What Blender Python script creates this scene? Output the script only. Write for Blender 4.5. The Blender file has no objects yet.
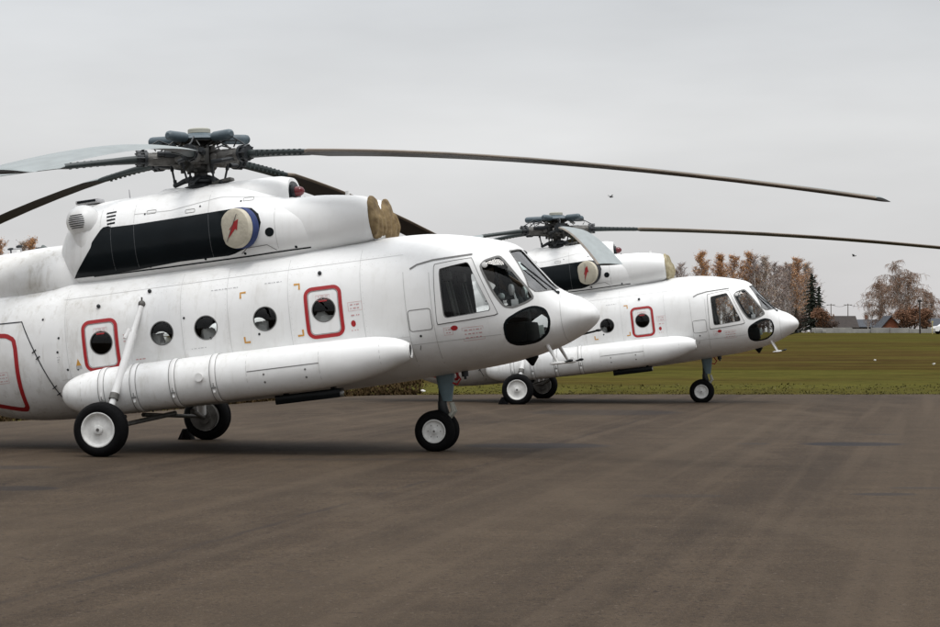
import bpy, bmesh, math, random
from mathutils import Vector, Matrix, noise
random.seed(7)
scene = bpy.context.scene
col = scene.collection
R = math.radians

# ---------------------------------------------------------------- camera
cam = bpy.data.objects.new('camera', bpy.data.cameras.new('camera'))
col.objects.link(cam)
cam.location = (0, 0, 1.72)
cam.rotation_euler = (R(90.56), 0, 0)
cam.data.lens = 36*1990/940
cam.data.sensor_width = 36
cam.data.clip_end = 6000
scene.camera = cam

# ---------------------------------------------------------------- overcast sky
SUN_EL, SUN_AZ = 66, 155
world = bpy.data.worlds.new('World'); scene.world = world; world.use_nodes = True
nt = world.node_tree; nt.nodes.clear()
def wn(t, **k):
    n = nt.nodes.new(t)
    for a, b in k.items(): setattr(n, a, b)
    return n
out = wn('ShaderNodeOutputWorld'); mixs = wn('ShaderNodeMixShader'); mixs.inputs[0].default_value = 0.93
sky = wn('ShaderNodeTexSky', sky_type='NISHITA', sun_disc=False)
sky.sun_elevation = R(SUN_EL); sky.sun_rotation = R(SUN_AZ)
bg1 = wn('ShaderNodeBackground'); bg1.inputs[1].default_value = 0.09
bg2 = wn('ShaderNodeBackground'); bg2.inputs[1].default_value = 1.0
tc = wn('ShaderNodeTexCoord'); sep = wn('ShaderNodeSeparateXYZ')
ramp = wn('ShaderNodeValToRGB')
cr = ramp.color_ramp; cr.elements[0].position = 0.0; cr.elements[0].color = (.65, .635, .64, 1)
cr.elements[1].position = 1.0; cr.elements[1].color = (2.5, 2.52, 2.56, 1)
for p, c in ((.05, (.68, .675, .68, 1)), (.10, (.76, .76, .76, 1)), (.17, (.68, .695, .71, 1)), (.35, (.82, .83, .85, 1)), (.65, (1.5, 1.52, 1.55, 1))):
    e = cr.elements.new(p); e.color = c
mp = wn('ShaderNodeMapping'); mp.inputs['Scale'].default_value = (2.2, 2.2, 9)
nz = wn('ShaderNodeTexNoise'); nz.inputs['Scale'].default_value = 1.6; nz.inputs['Detail'].default_value = 5; nz.inputs['Roughness'].default_value = .5
mr = wn('ShaderNodeMapRange'); mr.inputs[1].default_value = .3; mr.inputs[2].default_value = .7; mr.inputs[3].default_value = .88; mr.inputs[4].default_value = 1.09
mul = wn('ShaderNodeMix', data_type='RGBA', blend_type='MULTIPLY'); mul.inputs[0].default_value = 1
L = nt.links.new
L(tc.outputs['Generated'], sep.inputs[0]); L(sep.outputs[2], ramp.inputs[0])
L(tc.outputs['Generated'], mp.inputs[0]); L(mp.outputs[0], nz.inputs[0]); L(nz.outputs[0], mr.inputs[0])
L(ramp.outputs[0], mul.inputs[6]); L(mr.outputs[0], mul.inputs[7]); L(mul.outputs[2], bg2.inputs[0])
L(sky.outputs[0], bg1.inputs[0]); L(bg1.outputs[0], mixs.inputs[1]); L(bg2.outputs[0], mixs.inputs[2]); L(mixs.outputs[0], out.inputs[0])

sl = bpy.data.lights.new('sun', 'SUN'); sl.energy = 1.3; sl.angle = R(14); sl.color = (1, .97, .93)
sun = bpy.data.objects.new('sun', sl); col.objects.link(sun)
# from behind and to the right of the camera, high
az = R(SUN_AZ)
sd = Vector((math.sin(az)*math.cos(R(SUN_EL)), math.cos(az)*math.cos(R(SUN_EL)), math.sin(R(SUN_EL))))
sun.rotation_euler = sd.to_track_quat('Z', 'Y').to_euler()
vs = scene.view_settings
vs.view_transform = 'Standard'; vs.look = 'None'; vs.exposure = 0.0; vs.gamma = 1; vs.use_curve_mapping = False
scene.render.engine = 'CYCLES'

# ---------------------------------------------------------------- materials
MATS = {}
def mat(name, c, rough=.5, metal=0, var=.12, scale=3, bump=0, bscale=40, c2=None, coord='Object', spec=.5, stretch=(1, 1, 1)):
    if name in MATS: return MATS[name]
    m = bpy.data.materials.new(name); m.use_nodes = True; t = m.node_tree; b = t.nodes['Principled BSDF']
    b.inputs['Roughness'].default_value = rough; b.inputs['Metallic'].default_value = metal; b.inputs['Specular IOR Level'].default_value = spec
    tcn = t.nodes.new('ShaderNodeTexCoord'); mpn = t.nodes.new('ShaderNodeMapping'); mpn.inputs['Scale'].default_value = stretch
    n = t.nodes.new('ShaderNodeTexNoise'); n.inputs['Scale'].default_value = scale; n.inputs['Detail'].default_value = 8; n.inputs['Roughness'].default_value = .6
    r = t.nodes.new('ShaderNodeValToRGB')
    c2 = c2 or tuple(x*(1-var) for x in c)
    r.color_ramp.elements[0].position = .32; r.color_ramp.elements[1].position = .68
    r.color_ramp.elements[0].color = (*c2, 1); r.color_ramp.elements[1].color = (*c, 1)
    t.links.new(tcn.outputs[coord], mpn.inputs[0]); t.links.new(mpn.outputs[0], n.inputs[0])
    t.links.new(n.outputs[0], r.inputs[0]); t.links.new(r.outputs[0], b.inputs['Base Color'])
    if bump:
        n2 = t.nodes.new('ShaderNodeTexNoise'); n2.inputs['Scale'].default_value = bscale; n2.inputs['Detail'].default_value = 4
        bp = t.nodes.new('ShaderNodeBump'); bp.inputs['Strength'].default_value = bump; bp.inputs['Distance'].default_value = .02
        t.links.new(mpn.outputs[0], n2.inputs[0]); t.links.new(n2.outputs[0], bp.inputs['Height']); t.links.new(bp.outputs[0], b.inputs['Normal'])
    MATS[name] = m
    return m

def white_paint(name, base, dirt, lo, hi, streak):
    """aircraft paint: broad grime film, run-down streaks, gentle panel waviness"""
    m = bpy.data.materials.new(name); m.use_nodes = True; t = m.node_tree; b = t.nodes['Principled BSDF']
    b.inputs['Roughness'].default_value = .38
    N = t.nodes.new; K = t.links.new
    tcn = N('ShaderNodeTexCoord')
    n1 = N('ShaderNodeTexNoise'); n1.inputs['Scale'].default_value = .9; n1.inputs['Detail'].default_value = 9; n1.inputs['Roughness'].default_value = .65
    mp1 = N('ShaderNodeMapping'); mp1.inputs['Scale'].default_value = (5.5, 5.5, .7)
    n2 = N('ShaderNodeTexNoise'); n2.inputs['Scale'].default_value = 1.5; n2.inputs['Detail'].default_value = 6; n2.inputs['Roughness'].default_value = .7
    K(tcn.outputs['Object'], n1.inputs[0]); K(tcn.outputs['Object'], mp1.inputs[0]); K(mp1.outputs[0], n2.inputs[0])
    r1 = N('ShaderNodeMapRange'); r1.inputs[1].default_value = lo; r1.inputs[2].default_value = hi; K(n1.outputs[0], r1.inputs[0])
    r2 = N('ShaderNodeMapRange'); r2.inputs[1].default_value = .52; r2.inputs[2].default_value = .78; K(n2.outputs[0], r2.inputs[0])
    # the aft half is the sooty one (downstream of the exhaust): stays put whatever the light
    sx = N('ShaderNodeSeparateXYZ'); K(tcn.outputs['Object'], sx.inputs[0])
    rx = N('ShaderNodeMapRange'); rx.inputs[1].default_value = 2.6; rx.inputs[2].default_value = -1.6; rx.inputs[3].default_value = .25; rx.inputs[4].default_value = 1.0; K(sx.outputs[0], rx.inputs[0])
    mm = N('ShaderNodeMath'); mm.operation = 'MULTIPLY'; K(r2.outputs[0], mm.inputs[0]); mm.inputs[1].default_value = streak
    ma = N('ShaderNodeMath'); ma.operation = 'ADD'; K(r1.outputs[0], ma.inputs[0]); K(mm.outputs[0], ma.inputs[1])
    mb_ = N('ShaderNodeMath'); mb_.operation = 'MULTIPLY'; mb_.use_clamp = True; K(ma.outputs[0], mb_.inputs[0]); K(rx.outputs[0], mb_.inputs[1])
    mx = N('ShaderNodeMix'); mx.data_type = 'RGBA'; K(mb_.outputs[0], mx.inputs[0]); mx.inputs[6].default_value = (*base, 1); mx.inputs[7].default_value = (*dirt, 1)
    K(mx.outputs[2], b.inputs['Base Color'])
    n3 = N('ShaderNodeTexNoise'); n3.inputs['Scale'].default_value = 2.2; n3.inputs['Detail'].default_value = 2; K(tcn.outputs['Object'], n3.inputs[0])
    wv = N('ShaderNodeTexWave'); wv.wave_type = 'BANDS'; wv.bands_direction = 'X'; wv.inputs['Scale'].default_value = .95; wv.inputs['Distortion'].default_value = .6; K(tcn.outputs['Object'], wv.inputs[0])
    hs = N('ShaderNodeMath'); hs.operation = 'MULTIPLY_ADD'; K(wv.outputs[1], hs.inputs[0]); hs.inputs[1].default_value = .22; K(n3.outputs[0], hs.inputs[2])
    bp = N('ShaderNodeBump'); bp.inputs['Strength'].default_value = .2; bp.inputs['Distance'].default_value = .05; K(hs.outputs[0], bp.inputs['Height']); K(bp.outputs[0], b.inputs['Normal'])
    MATS[name] = m
    return m
WHITE = white_paint('white_paint', (.76, .765, .76), (.44, .42, .375), .48, .82, .85)
WHITE2 = white_paint('white_cowling_paint', (.76, .765, .76), (.46, .44, .40), .50, .85, .45)
CLEAN = mat('clean_white', (.74, .74, .73), .35, var=.06)
RIM = mat('rim_white', (.68, .68, .66), .5, var=.22, scale=14)
BLACK = mat('black_panel', (.006, .009, .011), .20, var=.3, scale=2, bump=.5, bscale=2.0, spec=.14)
SEAM = mat('seam_grey', (.16, .16, .155), .7)
FAINT = mat('faint_seam', (.52, .52, .51), .6)
PSEAM = mat('panel_line_black', (.05, .055, .06), .5)
DARKST = mat('oiled_steel', (.05, .05, .047), .45, metal=.3, var=.6, scale=12)
DARK = mat('dark_metal', (.022, .026, .03), .5, metal=.2, var=.4, scale=12)
NAVY = mat('blue_grey_metal', (.035, .055, .07), .5, var=.35, scale=9)
STEEL = mat('worn_steel', (.15, .145, .135), .55, metal=.3, var=.6, scale=10)
BLUEG = mat('grey_blue_paint', (.13, .20, .23), .5, var=.25, scale=8)
PALEB = mat('damper_blue', (.07, .10, .12), .5, var=.3, scale=8)
CAP = mat('cap_khaki', (.36, .36, .31), .6)
RUBBER = mat('tyre_rubber', (.006, .006, .0065), .75, spec=.08, var=.3, scale=20, bump=.2)
RED = mat('red_paint', (.36, .012, .016), .5, var=.12)
REDL = mat('placard_red', (.58, .30, .30), .6)
GREYL = mat('placard_grey', (.42, .42, .43), .6)
ORANGE = mat('orange_mark', (.55, .28, .05), .6)
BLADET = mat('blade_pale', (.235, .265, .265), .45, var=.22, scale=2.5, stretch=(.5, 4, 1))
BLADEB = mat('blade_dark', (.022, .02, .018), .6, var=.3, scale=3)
BLADEL = mat('blade_edge', (.20, .16, .12), .55, var=.5, scale=4, stretch=(.4, 1, 1))
ROOTG = mat('blade_root_green', (.018, .028, .028), .5, var=.3, scale=9)
COVER = mat('cover_cloth', (.56, .52, .42), .85, var=.18, scale=7, bump=.5, bscale=18)
QUILT = mat('quilted_cloth', (.25, .18, .088), .9, scale=7, bump=1, bscale=16, c2=(.09, .055, .022))
QUILT2 = mat('pale_quilted_cloth', (.42, .37, .25), .9, scale=7, bump=1, bscale=16, c2=(.24, .20, .11))
HARN = mat('harness_webbing', (.10, .10, .095), .8)
DARKC = mat('dark_cloth', (.02, .02, .025), .8)
BLUEC = mat('blue_cloth', (.02, .04, .15), .8, var=.3, scale=9, bump=.3)
LAMPR = mat('beacon_glass', (.11, .006, .01), .2, var=.2)
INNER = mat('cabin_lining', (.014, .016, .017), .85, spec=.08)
SEATM = mat('seat_fabric', (.02, .02, .023), .85, spec=.1)
CONSOLE = mat('console_grey', (.008, .010, .011), .7, spec=.08)
BUND = mat('bundle_cloth', (.72, .71, .68), .8, var=.2, scale=6)
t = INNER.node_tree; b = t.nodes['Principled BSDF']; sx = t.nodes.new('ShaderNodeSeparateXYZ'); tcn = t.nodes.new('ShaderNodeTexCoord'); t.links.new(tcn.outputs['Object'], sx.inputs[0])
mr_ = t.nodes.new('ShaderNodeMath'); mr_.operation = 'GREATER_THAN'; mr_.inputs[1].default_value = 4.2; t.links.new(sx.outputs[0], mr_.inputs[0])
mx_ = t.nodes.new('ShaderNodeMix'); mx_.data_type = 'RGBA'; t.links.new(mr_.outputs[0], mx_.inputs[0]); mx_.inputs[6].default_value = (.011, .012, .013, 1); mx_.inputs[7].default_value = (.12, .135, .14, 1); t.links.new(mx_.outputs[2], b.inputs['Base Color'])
def glass(name, tint, fres):
    m = bpy.data.materials.new(name); m.use_nodes = True; t = m.node_tree; t.nodes.clear()
    o = t.nodes.new('ShaderNodeOutputMaterial'); mx = t.nodes.new('ShaderNodeMixShader'); tr = t.nodes.new('ShaderNodeBsdfTransparent'); gl = t.nodes.new('ShaderNodeBsdfGlossy')
    tr.inputs[0].default_value = (*tint, 1); gl.inputs['Roughness'].default_value = .04
    n = t.nodes.new('ShaderNodeTexNoise'); n.inputs['Scale'].default_value = 3
    r = t.nodes.new('ShaderNodeMapRange'); r.inputs[3].default_value = fres*.6; r.inputs[4].default_value = fres*1.3
    fr = t.nodes.new('ShaderNodeFresnel'); fr.inputs[0].default_value = 1.3; ad = t.nodes.new('ShaderNodeMath'); ad.operation = 'ADD'; ad.use_clamp = True
    t.links.new(n.outputs[0], r.inputs[0]); t.links.new(r.outputs[0], ad.inputs[0]); t.links.new(fr.outputs[0], ad.inputs[1])
    t.links.new(ad.outputs[0], mx.inputs[0]); t.links.new(tr.outputs[0], mx.inputs[1]); t.links.new(gl.outputs[0], mx.inputs[2]); t.links.new(mx.outputs[0], o.inputs[0])
    MATS[name] = m; return m
GLASS = glass('window_glass', (.86, .88, .88), .008)
GLASSG = glass('windshield_glass', (.72, .86, .83), .20)

# ---------------------------------------------------------------- mesh building
PITCH = R(7)
def BT(p):
    """body frame (x along the cabin) -> frame of the machine standing on its wheels, nose 7 degrees up"""
    x, y, z = p; c, s = math.cos(PITCH), math.sin(PITCH)
    return (x*c-z*s, y, x*s+z*c)
def basis(d):
    d = Vector(d).normalized(); a = Vector((0, 0, 1)) if abs(d.z) < .9 else Vector((1, 0, 0))
    u = d.cross(a).normalized(); return d, u, d.cross(u)
class MB:
    def __init__(s, T=None): s.v = []; s.f = []; s.m = []; s.T = T
    def add(s, vs_, fs, m=0):
        o = len(s.v); s.v += [tuple(p) for p in vs_]
        for f in fs: s.f.append([i+o for i in f]); s.m.append(m)
        return s
    def box(s, c, d, m=0, rot=None, bevel=0.0):
        x, y, z = d[0]/2, d[1]/2, d[2]/2
        if bevel:
            b = min(bevel, x*.9, y*.9, z*.9); P = []
            bm = bmesh.new(); bmesh.ops.create_cube(bm, size=1)
            bmesh.ops.scale(bm, vec=(2*x, 2*y, 2*z), verts=bm.verts)
            bmesh.ops.bevel(bm, geom=list(bm.edges), offset=b, segments=2, profile=.6, affect='EDGES')
            P = [v.co.copy() for v in bm.verts]; F = [[v.index for v in f.verts] for f in bm.faces]; bm.free()
        else:
            P = [Vector((a*x, b_*y, c_*z)) for a in (-1, 1) for b_ in (-1, 1) for c_ in (-1, 1)]
            F = [(0, 1, 3, 2), (4, 6, 7, 5), (0, 4, 5, 1), (2, 3, 7, 6), (0, 2, 6, 4), (1, 5, 7, 3)]
        if rot is not None: P = [rot @ p for p in P]
        return s.add([p+Vector(c) for p in P], F, m)
    def tube(s, a, b, r0, r1=None, n=14, m=0, cap=True, path=None):
        r1 = r0 if r1 is None else r1
        return s.path([a, b], [r0, r1], n, m, cap)
    def path(s, pts, rs, n=12, m=0, cap=True):
        pts = [Vector(p) for p in pts]; rings = []
        if not isinstance(rs, (list, tuple)): rs = [rs]*len(pts)
        d0 = (pts[1]-pts[0]).normalized(); _, u, w = basis(d0)
        V = []
        for i, p in enumerate(pts):
            d = (pts[min(i+1, len(pts)-1)]-pts[max(i-1, 0)]).normalized()
            u = (u-d*u.dot(d)).normalized(); w = d.cross(u)
            V += [p+(u*math.cos(2*math.pi*k/n)+w*math.sin(2*math.pi*k/n))*rs[i] for k in range(n)]
        F = [(i*n+k, i*n+(k+1) % n, (i+1)*n+(k+1) % n, (i+1)*n+k) for i in range(len(pts)-1) for k in range(n)]
        if cap: F += [tuple(range(n))[::-1], tuple((len(pts)-1)*n+k for k in range(n))]
        return s.add(V, F, m)
    def lathe(s, c, axis, prof, n=32, m=0, su=1.0, sw=1.0, ms=None, cap=True):
        """prof: (distance along axis, radius)"""
        d, u, w = basis(axis); c = Vector(c); V = []
        for h, r in prof:
            V += [c+d*h+(u*math.cos(2*math.pi*k/n)*su+w*math.sin(2*math.pi*k/n)*sw)*r for k in range(n)]
        o = len(s.v); s.v += [tuple(p) for p in V]
        for i in range(len(prof)-1):
            for k in range(n):
                s.f.append([o+i*n+k, o+i*n+(k+1) % n, o+(i+1)*n+(k+1) % n, o+(i+1)*n+k]); s.m.append(ms[i] if ms else m)
        if not cap: return s
        if prof[0][1] > 1e-5: s.f.append([o+k for k in range(n)][::-1]); s.m.append(ms[0] if ms else m)
        if prof[-1][1] > 1e-5: s.f.append([o+(len(prof)-1)*n+k for k in range(n)]); s.m.append(ms[-1] if ms else m)
        return s
    def ball(s, c, r, n=20, m=0, wob=0, seed=0, rot=None):
        r = (r, r, r) if not isinstance(r, (tuple, list)) else r; V = []; k2 = n//2
        for i in range(k2+1):
            th = math.pi*i/k2
            for k in range(n):
                ph = 2*math.pi*k/n; d = Vector((math.sin(th)*math.cos(ph), math.sin(th)*math.sin(ph), math.cos(th)))
                q = 1+(wob*noise.noise(d*1.7+Vector((seed, 0, 0))) if wob else 0)
                p = Vector((d.x*r[0], d.y*r[1], d.z*r[2]))*q
                if rot is not None: p = rot @ p
                V.append(p+Vector(c))
        F = [(i*n+k, (i+1)*n+k, (i+1)*n+(k+1) % n, i*n+(k+1) % n) for i in range(k2) for k in range(n)]
        return s.add(V, F, m)
    def loft(s, pr, xs, seg=64, m=0, inset=0, flip=False, mirror=False):
        V = []
        for x in xs:
            rg = pr.ring(x, seg, inset)
            if mirror: rg = [(a, -b, c) for a, b, c in rg]
            V += rg
        n = seg; F = [(i*n+k, i*n+(k+1) % n, (i+1)*n+(k+1) % n, (i+1)*n+k) for i in range(len(xs)-1) for k in range(n)]
        F += [tuple(range(n))[::-1], tuple((len(xs)-1)*n+k for k in range(n))]
        F = [tuple(reversed(f)) for f in F] if not (flip ^ mirror) else F
        return s.add(V, F, m)
    def build(s, name, mats, parent=None, ang=38, smooth=True, weld=True, fixn=True):
        me = bpy.data.meshes.new(name)
        vv = [s.T(p) for p in s.v] if s.T else s.v
        me.from_pydata([tuple(p) for p in vv], [], s.f)
        mats = mats if isinstance(mats, (list, tuple)) else [mats]
        for m in mats: me.materials.append(m)
        for p, k in zip(me.polygons, s.m): p.material_index = k
        bm = bmesh.new(); bm.from_mesh(me)
        if weld: bmesh.ops.remove_doubles(bm, verts=bm.verts, dist=1e-5)
        if fixn: bmesh.ops.recalc_face_normals(bm, faces=bm.faces)
        bm.to_mesh(me); bm.free()
        if smooth:
            me.polygons.foreach_set('use_smooth', [True]*len(me.polygons)); me.set_sharp_from_angle(angle=R(ang))
        o = bpy.data.objects.new(name, me); col.objects.link(o)
        if parent: o.parent = parent
        return o
def tag(o, label=None, cat=None, group=None, kind=None):
    for k, v in (('label', label), ('category', cat), ('group', group), ('kind', kind)):
        if v: o[k] = v
    return o
def empty(name, loc=(0, 0, 0), rz=0):
    o = bpy.data.objects.new(name, None); o.location = loc; o.rotation_euler = (0, 0, rz); o.empty_display_size = .3; col.objects.link(o); return o
def children(o): return [c for c in bpy.data.objects if c.parent == o]
def copy_tree(o, parent=None):
    c = o.copy(); col.objects.link(c)
    if parent: c.parent = parent
    for ch in children(o): copy_tree(ch, c)
    return c

# ---- outlines in the plane of a side view, laid onto the curved skin
def chaikin(p, it=2, q=.22):
    for _ in range(it):
        o = []
        for i in range(len(p)):
            a, b = p[i], p[(i+1) % len(p)]
            o += [(a[0]*(1-q)+b[0]*q, a[1]*(1-q)+b[1]*q), (a[0]*q+b[0]*(1-q), a[1]*q+b[1]*(1-q))]
        p = o
    return p
def rrect(x0, x1, z0, z1, r, n=6):
    o = []
    for cx, cz, a0 in ((x1-r, z1-r, 0), (x0+r, z1-r, 90), (x0+r, z0+r, 180), (x1-r, z0+r, 270)):
        for k in range(n+1):
            a = R(a0+90*k/n); o.append((cx+r*math.cos(a), cz+r*math.sin(a)))
    return o
def circ(x, z, r, n=36, rz=None): return [(x+r*math.cos(2*math.pi*k/n), z+(rz or r)*math.sin(2*math.pi*k/n)) for k in range(n)]
def patch(mb, outl, fn, step=.06, m=0):
    bm = bmesh.new(); bm.faces.new([bm.verts.new((a, b, 0)) for a, b in outl])
    for ax in (0, 1):
        lo = min(p[ax] for p in outl); hi = max(p[ax] for p in outl); k = math.floor(lo/step)+1
        while k*step < hi:
            co = [0, 0, 0]; co[ax] = k*step; no = [0, 0, 0]; no[ax] = 1
            bmesh.ops.bisect_plane(bm, geom=list(bm.verts)+list(bm.edges)+list(bm.faces), plane_co=co, plane_no=no); k += 1
    bm.verts.index_update()
    mb.add([fn(v.co.x, v.co.y) for v in bm.verts], [[v.index for v in f.verts] for f in bm.faces], m); bm.free()
def strip(mb, pts, w, fn, closed=False, m=0, step=.05):
    P = []
    n = len(pts)
    for i in range(n if closed else n-1):
        a, b = pts[i], pts[(i+1) % n]; d = math.dist(a, b); k = max(1, int(d/step))
        P += [(a[0]+(b[0]-a[0])*t/k, a[1]+(b[1]-a[1])*t/k) for t in range(k)]
    if not closed: P.append(pts[-1])
    n = len(P); V = []
    for i, p in enumerate(P):
        a = P[(i-1) % n] if (closed or i > 0) else p; b = P[(i+1) % n] if (closed or i < n-1) else p
        d = Vector((b[0]-a[0], b[1]-a[1])); d = d.normalized() if d.length > 0 else Vector((1, 0)); q = (-d.y*w/2, d.x*w/2)
        V += [fn(p[0]+q[0], p[1]+q[1]), fn(p[0]-q[0], p[1]-q[1])]
    F = [(2*i, 2*i+1, 2*((i+1) % n)+1, 2*((i+1) % n)) for i in range(n if closed else n-1)]
    mb.add(V, F, m)
def on(pr, off=.004, side=-1): return lambda x, z: (x, side*(pr.hy(x, z)+off), z)
def front(off=.004, side=1):
    """(y, z) -> skin of the nose seen from ahead"""
    def f(y, z):
        a, b = 5.0, 6.81
        for _ in range(40):
            c = (a+b)/2
            if HULL.zb(c) < z < HULL.zt(c) and HULL.hy(c, z) > abs(y): a = c
            else: b = c
        return (a+off, y*side, z)
    return f

# ---------------------------------------------------------------- lofted profiles
def pchip(xs, ys):
    n = len(xs); h = [xs[i+1]-xs[i] for i in range(n-1)]; d = [(ys[i+1]-ys[i])/h[i] for i in range(n-1)]
    m = [0.0]*n; m[0] = d[0]; m[-1] = d[-1]
    for i in range(1, n-1):
        if d[i-1]*d[i] > 0:
            w1 = 2*h[i]+h[i-1]; w2 = h[i]+2*h[i-1]
            m[i] = (w1+w2)/(w1/d[i-1]+w2/d[i])
    def f(x):
        if x <= xs[0]: return ys[0]
        if x >= xs[-1]: return ys[-1]
        lo = 0
        while xs[lo+1] < x: lo += 1
        t = (x-xs[lo])/h[lo]
        return ((1+2*t)*(1-t)**2*ys[lo] + t*(1-t)**2*h[lo]*m[lo] + t*t*(3-2*t)*ys[lo+1] + t*t*(t-1)*h[lo]*m[lo+1])
    return f
class Profile:
    """superelliptic loft along x: rows of x, top z, bottom z, widest z, half width, exponent"""
    def __init__(s, rows, y0=0.0):
        c = list(zip(*rows)); s.x0 = c[0][0]; s.x1 = c[0][-1]; s.y0 = y0
        s.zt, s.zb, s.zc, s.hw, s.n = [pchip(c[0], c[k]) for k in range(1, 6)]
    def hy(s, x, z):
        zc = s.zc(x); h = (s.zt(x)-zc) if z > zc else (zc-s.zb(x))
        if h < 1e-6: return 0.0
        q = abs(z-zc)/h
        if q >= 1: return 0.0
        n = s.n(x) if z > zc else min(s.n(x), 2.45)
        return s.hw(x)*(1-q**n)**(1/n)
    def ring(s, x, seg, inset=0.0):
        zc = s.zc(x); ht = max(s.zt(x)-zc-inset, 1e-4); hb = max(zc-s.zb(x)-inset, 1e-4)
        hw = max(s.hw(x)-inset, 1e-4); nt_ = s.n(x); nb_ = min(nt_, 2.45); out = []
        for i in range(seg):
            a = 2*math.pi*(i+0.5)/seg; ca, sa = math.cos(a), math.sin(a); n = nt_ if sa > 0 else nb_
            y = hw*math.copysign(abs(ca)**(2/n), ca); z = (ht if sa > 0 else hb)*math.copysign(abs(sa)**(2/n), sa)
            out.append((x, s.y0+y, zc+z))
        return out
HULL = Profile([
 (-4.5,2.55,2.25,2.40,.12,2.3),(-4.0,2.60,1.75,2.2,.42,2.3),(-3.4,2.62,1.30,2.0,.68,2.4),(-2.8,2.63,.97,1.85,.90,2.4),
 (-2.2,2.63,.70,1.70,1.06,2.5),(-1.6,2.63,.595,1.62,1.16,2.5),(-.9,2.63,.56,1.58,1.22,2.5),(0,2.63,.55,1.56,1.25,2.5),
 (1.5,2.63,.53,1.56,1.25,2.5),(3.0,2.63,.515,1.56,1.25,2.5),(3.9,2.63,.53,1.56,1.25,2.5),(4.4,2.615,.555,1.54,1.235,2.5),
 (4.8,2.565,.575,1.50,1.20,2.5),(5.15,2.49,.59,1.44,1.14,2.55),(5.5,2.395,.62,1.36,1.06,2.75),(5.71,2.31,.65,1.30,.99,3.0),(5.81,2.22,.665,1.275,.955,3.1),
 (5.94,2.04,.695,1.25,.91,3.1),(6.09,1.835,.73,1.22,.84,3.0),(6.235,1.645,.77,1.195,.76,2.8),(6.32,1.572,.80,1.185,.70,2.5),(6.42,1.51,.84,1.17,.655,2.25),
 (6.56,1.44,.90,1.16,.57,2.1),(6.7,1.335,.985,1.155,.44,2.0),(6.78,1.245,1.06,1.15,.29,2.0),(6.802,1.205,1.10,1.15,.175,2.0),(6.812,1.152,1.148,1.15,.004,2.0)])
BOOM = Profile([(-9.7,2.98,2.46,2.72,.26,2.0),(-6,3.09,2.24,2.67,.45,2.05),(-3.4,3.15,2.17,2.66,.63,2.1),(-2.2,3.165,2.15,2.66,.73,2.15),(-1.4,3.185,2.2,2.66,.83,2.2),
 (-1.05,3.18,2.25,2.66,.82,2.2),(-.8,3.16,2.3,2.66,.70,2.2),(-.5,3.10,2.35,2.66,.52,2.2),(-.2,2.95,2.38,2.66,.4,2.2),(0.1,2.9,2.4,2.66,.3,2.2)])
COWL = Profile([(-1.02,3.12,2.62,2.85,.42,2.2),(-.95,3.26,2.5,2.86,.58,2.3),(-.82,3.5,2.42,2.88,.70,2.3),(-.62,3.68,2.36,2.9,.80,2.3),(-.3,3.735,2.35,2.92,.87,2.3),
 (.5,3.75,2.35,2.93,.91,2.3),(1.5,3.74,2.35,2.93,.92,2.3),(2.0,3.62,2.35,2.92,.91,2.3),(2.5,3.43,2.35,2.9,.88,2.3),(2.9,3.34,2.4,2.9,.82,2.3),(3.2,3.30,2.45,2.9,.74,2.4),(3.5,3.2,2.5,2.88,.5,2.4)])
CROWN = Profile([(.25,3.66,3.2,3.4,.26,2.4),(.45,3.75,3.2,3.4,.34,2.4),(.62,3.81,3.2,3.4,.36,2.4),(1.0,3.78,3.2,3.4,.4,2.4),(1.9,3.765,3.2,3.4,.42,2.4),(2.35,3.755,3.15,3.4,.40,2.4),(2.55,3.71,3.15,3.4,.36,2.4)])
NAC = [(2.0,3.30,2.5,2.92,.30,2.2),(2.5,3.37,2.5,2.93,.40,2.2),(3.0,3.355,2.52,2.93,.42,2.2),(3.4,3.31,2.55,2.93,.40,2.1),(3.7,3.25,2.59,2.93,.36,2.0),(3.79,3.21,2.63,2.92,.32,2.0)]
TANK = Profile([(-.80,.94,.88,.91,.02,2),(-.77,1.02,.80,.91,.12,2),(-.68,1.11,.71,.905,.22,2),(-.5,1.18,.63,.90,.29,2),(-.2,1.225,.585,.90,.325,2.05),(.2,1.235,.565,.90,.335,2.1),(2.8,1.22,.565,.89,.335,2.1),
 (3.3,1.215,.585,.90,.33,2.1),(3.8,1.20,.66,.93,.28,2.0),(4.15,1.14,.76,.95,.20,2.0),(4.29,1.08,.81,.95,.145,2),(4.33,1.05,.84,.95,.11,2)], y0=-1.42)
# ---------------------------------------------------------------- window and door outlines (body frame, x along the cabin)
PORT = [(.716, 1.63), (1.378, 1.628), (2.26, 1.645)]
DOORW = [(3.125, 1.665), (-.21, 1.605)]
DOORS = [(2.845, 3.405, 1.265, 2.005), (-.505, .06, 1.20, 1.95)]
PILOT_G = chaikin([(4.80, 2.03), (5.0, 2.06), (5.205, 2.085), (5.475, 1.365), (5.15, 1.345), (4.81, 1.33)], 1, .07)
PILOT_F = chaikin([(4.74, 2.095), (5.0, 2.12), (5.25, 2.13), (5.545, 1.305), (5.15, 1.28), (4.71, 1.265)], 1, .02)
QUART = chaikin([(5.36, 2.0), (5.43, 2.075), (5.62, 2.12), (5.70, 2.03), (6.055, 1.485), (5.95, 1.425), (5.76, 1.37), (5.64, 1.40), (5.53, 1.58)], 2, .16)
NOSEW = chaikin([(5.61, 1.19), (5.605, .92), (5.73, .845), (6.0, .86), (6.17, .97), (6.215, 1.14), (6.17, 1.30), (6.03, 1.355), (5.86, 1.315)], 2, .2)
FRONTW = chaikin([(.055, 2.205), (.35, 2.205), (.66, 2.18), (.72, 2.07), (.85, 1.64), (.81, 1.555), (.4, 1.575), (.055, 1.60)], 1, .08)
ALLSIDE = [circ(x, z, .168) for x, z in PORT+DOORW]+[PILOT_G, QUART, NOSEW]

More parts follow.
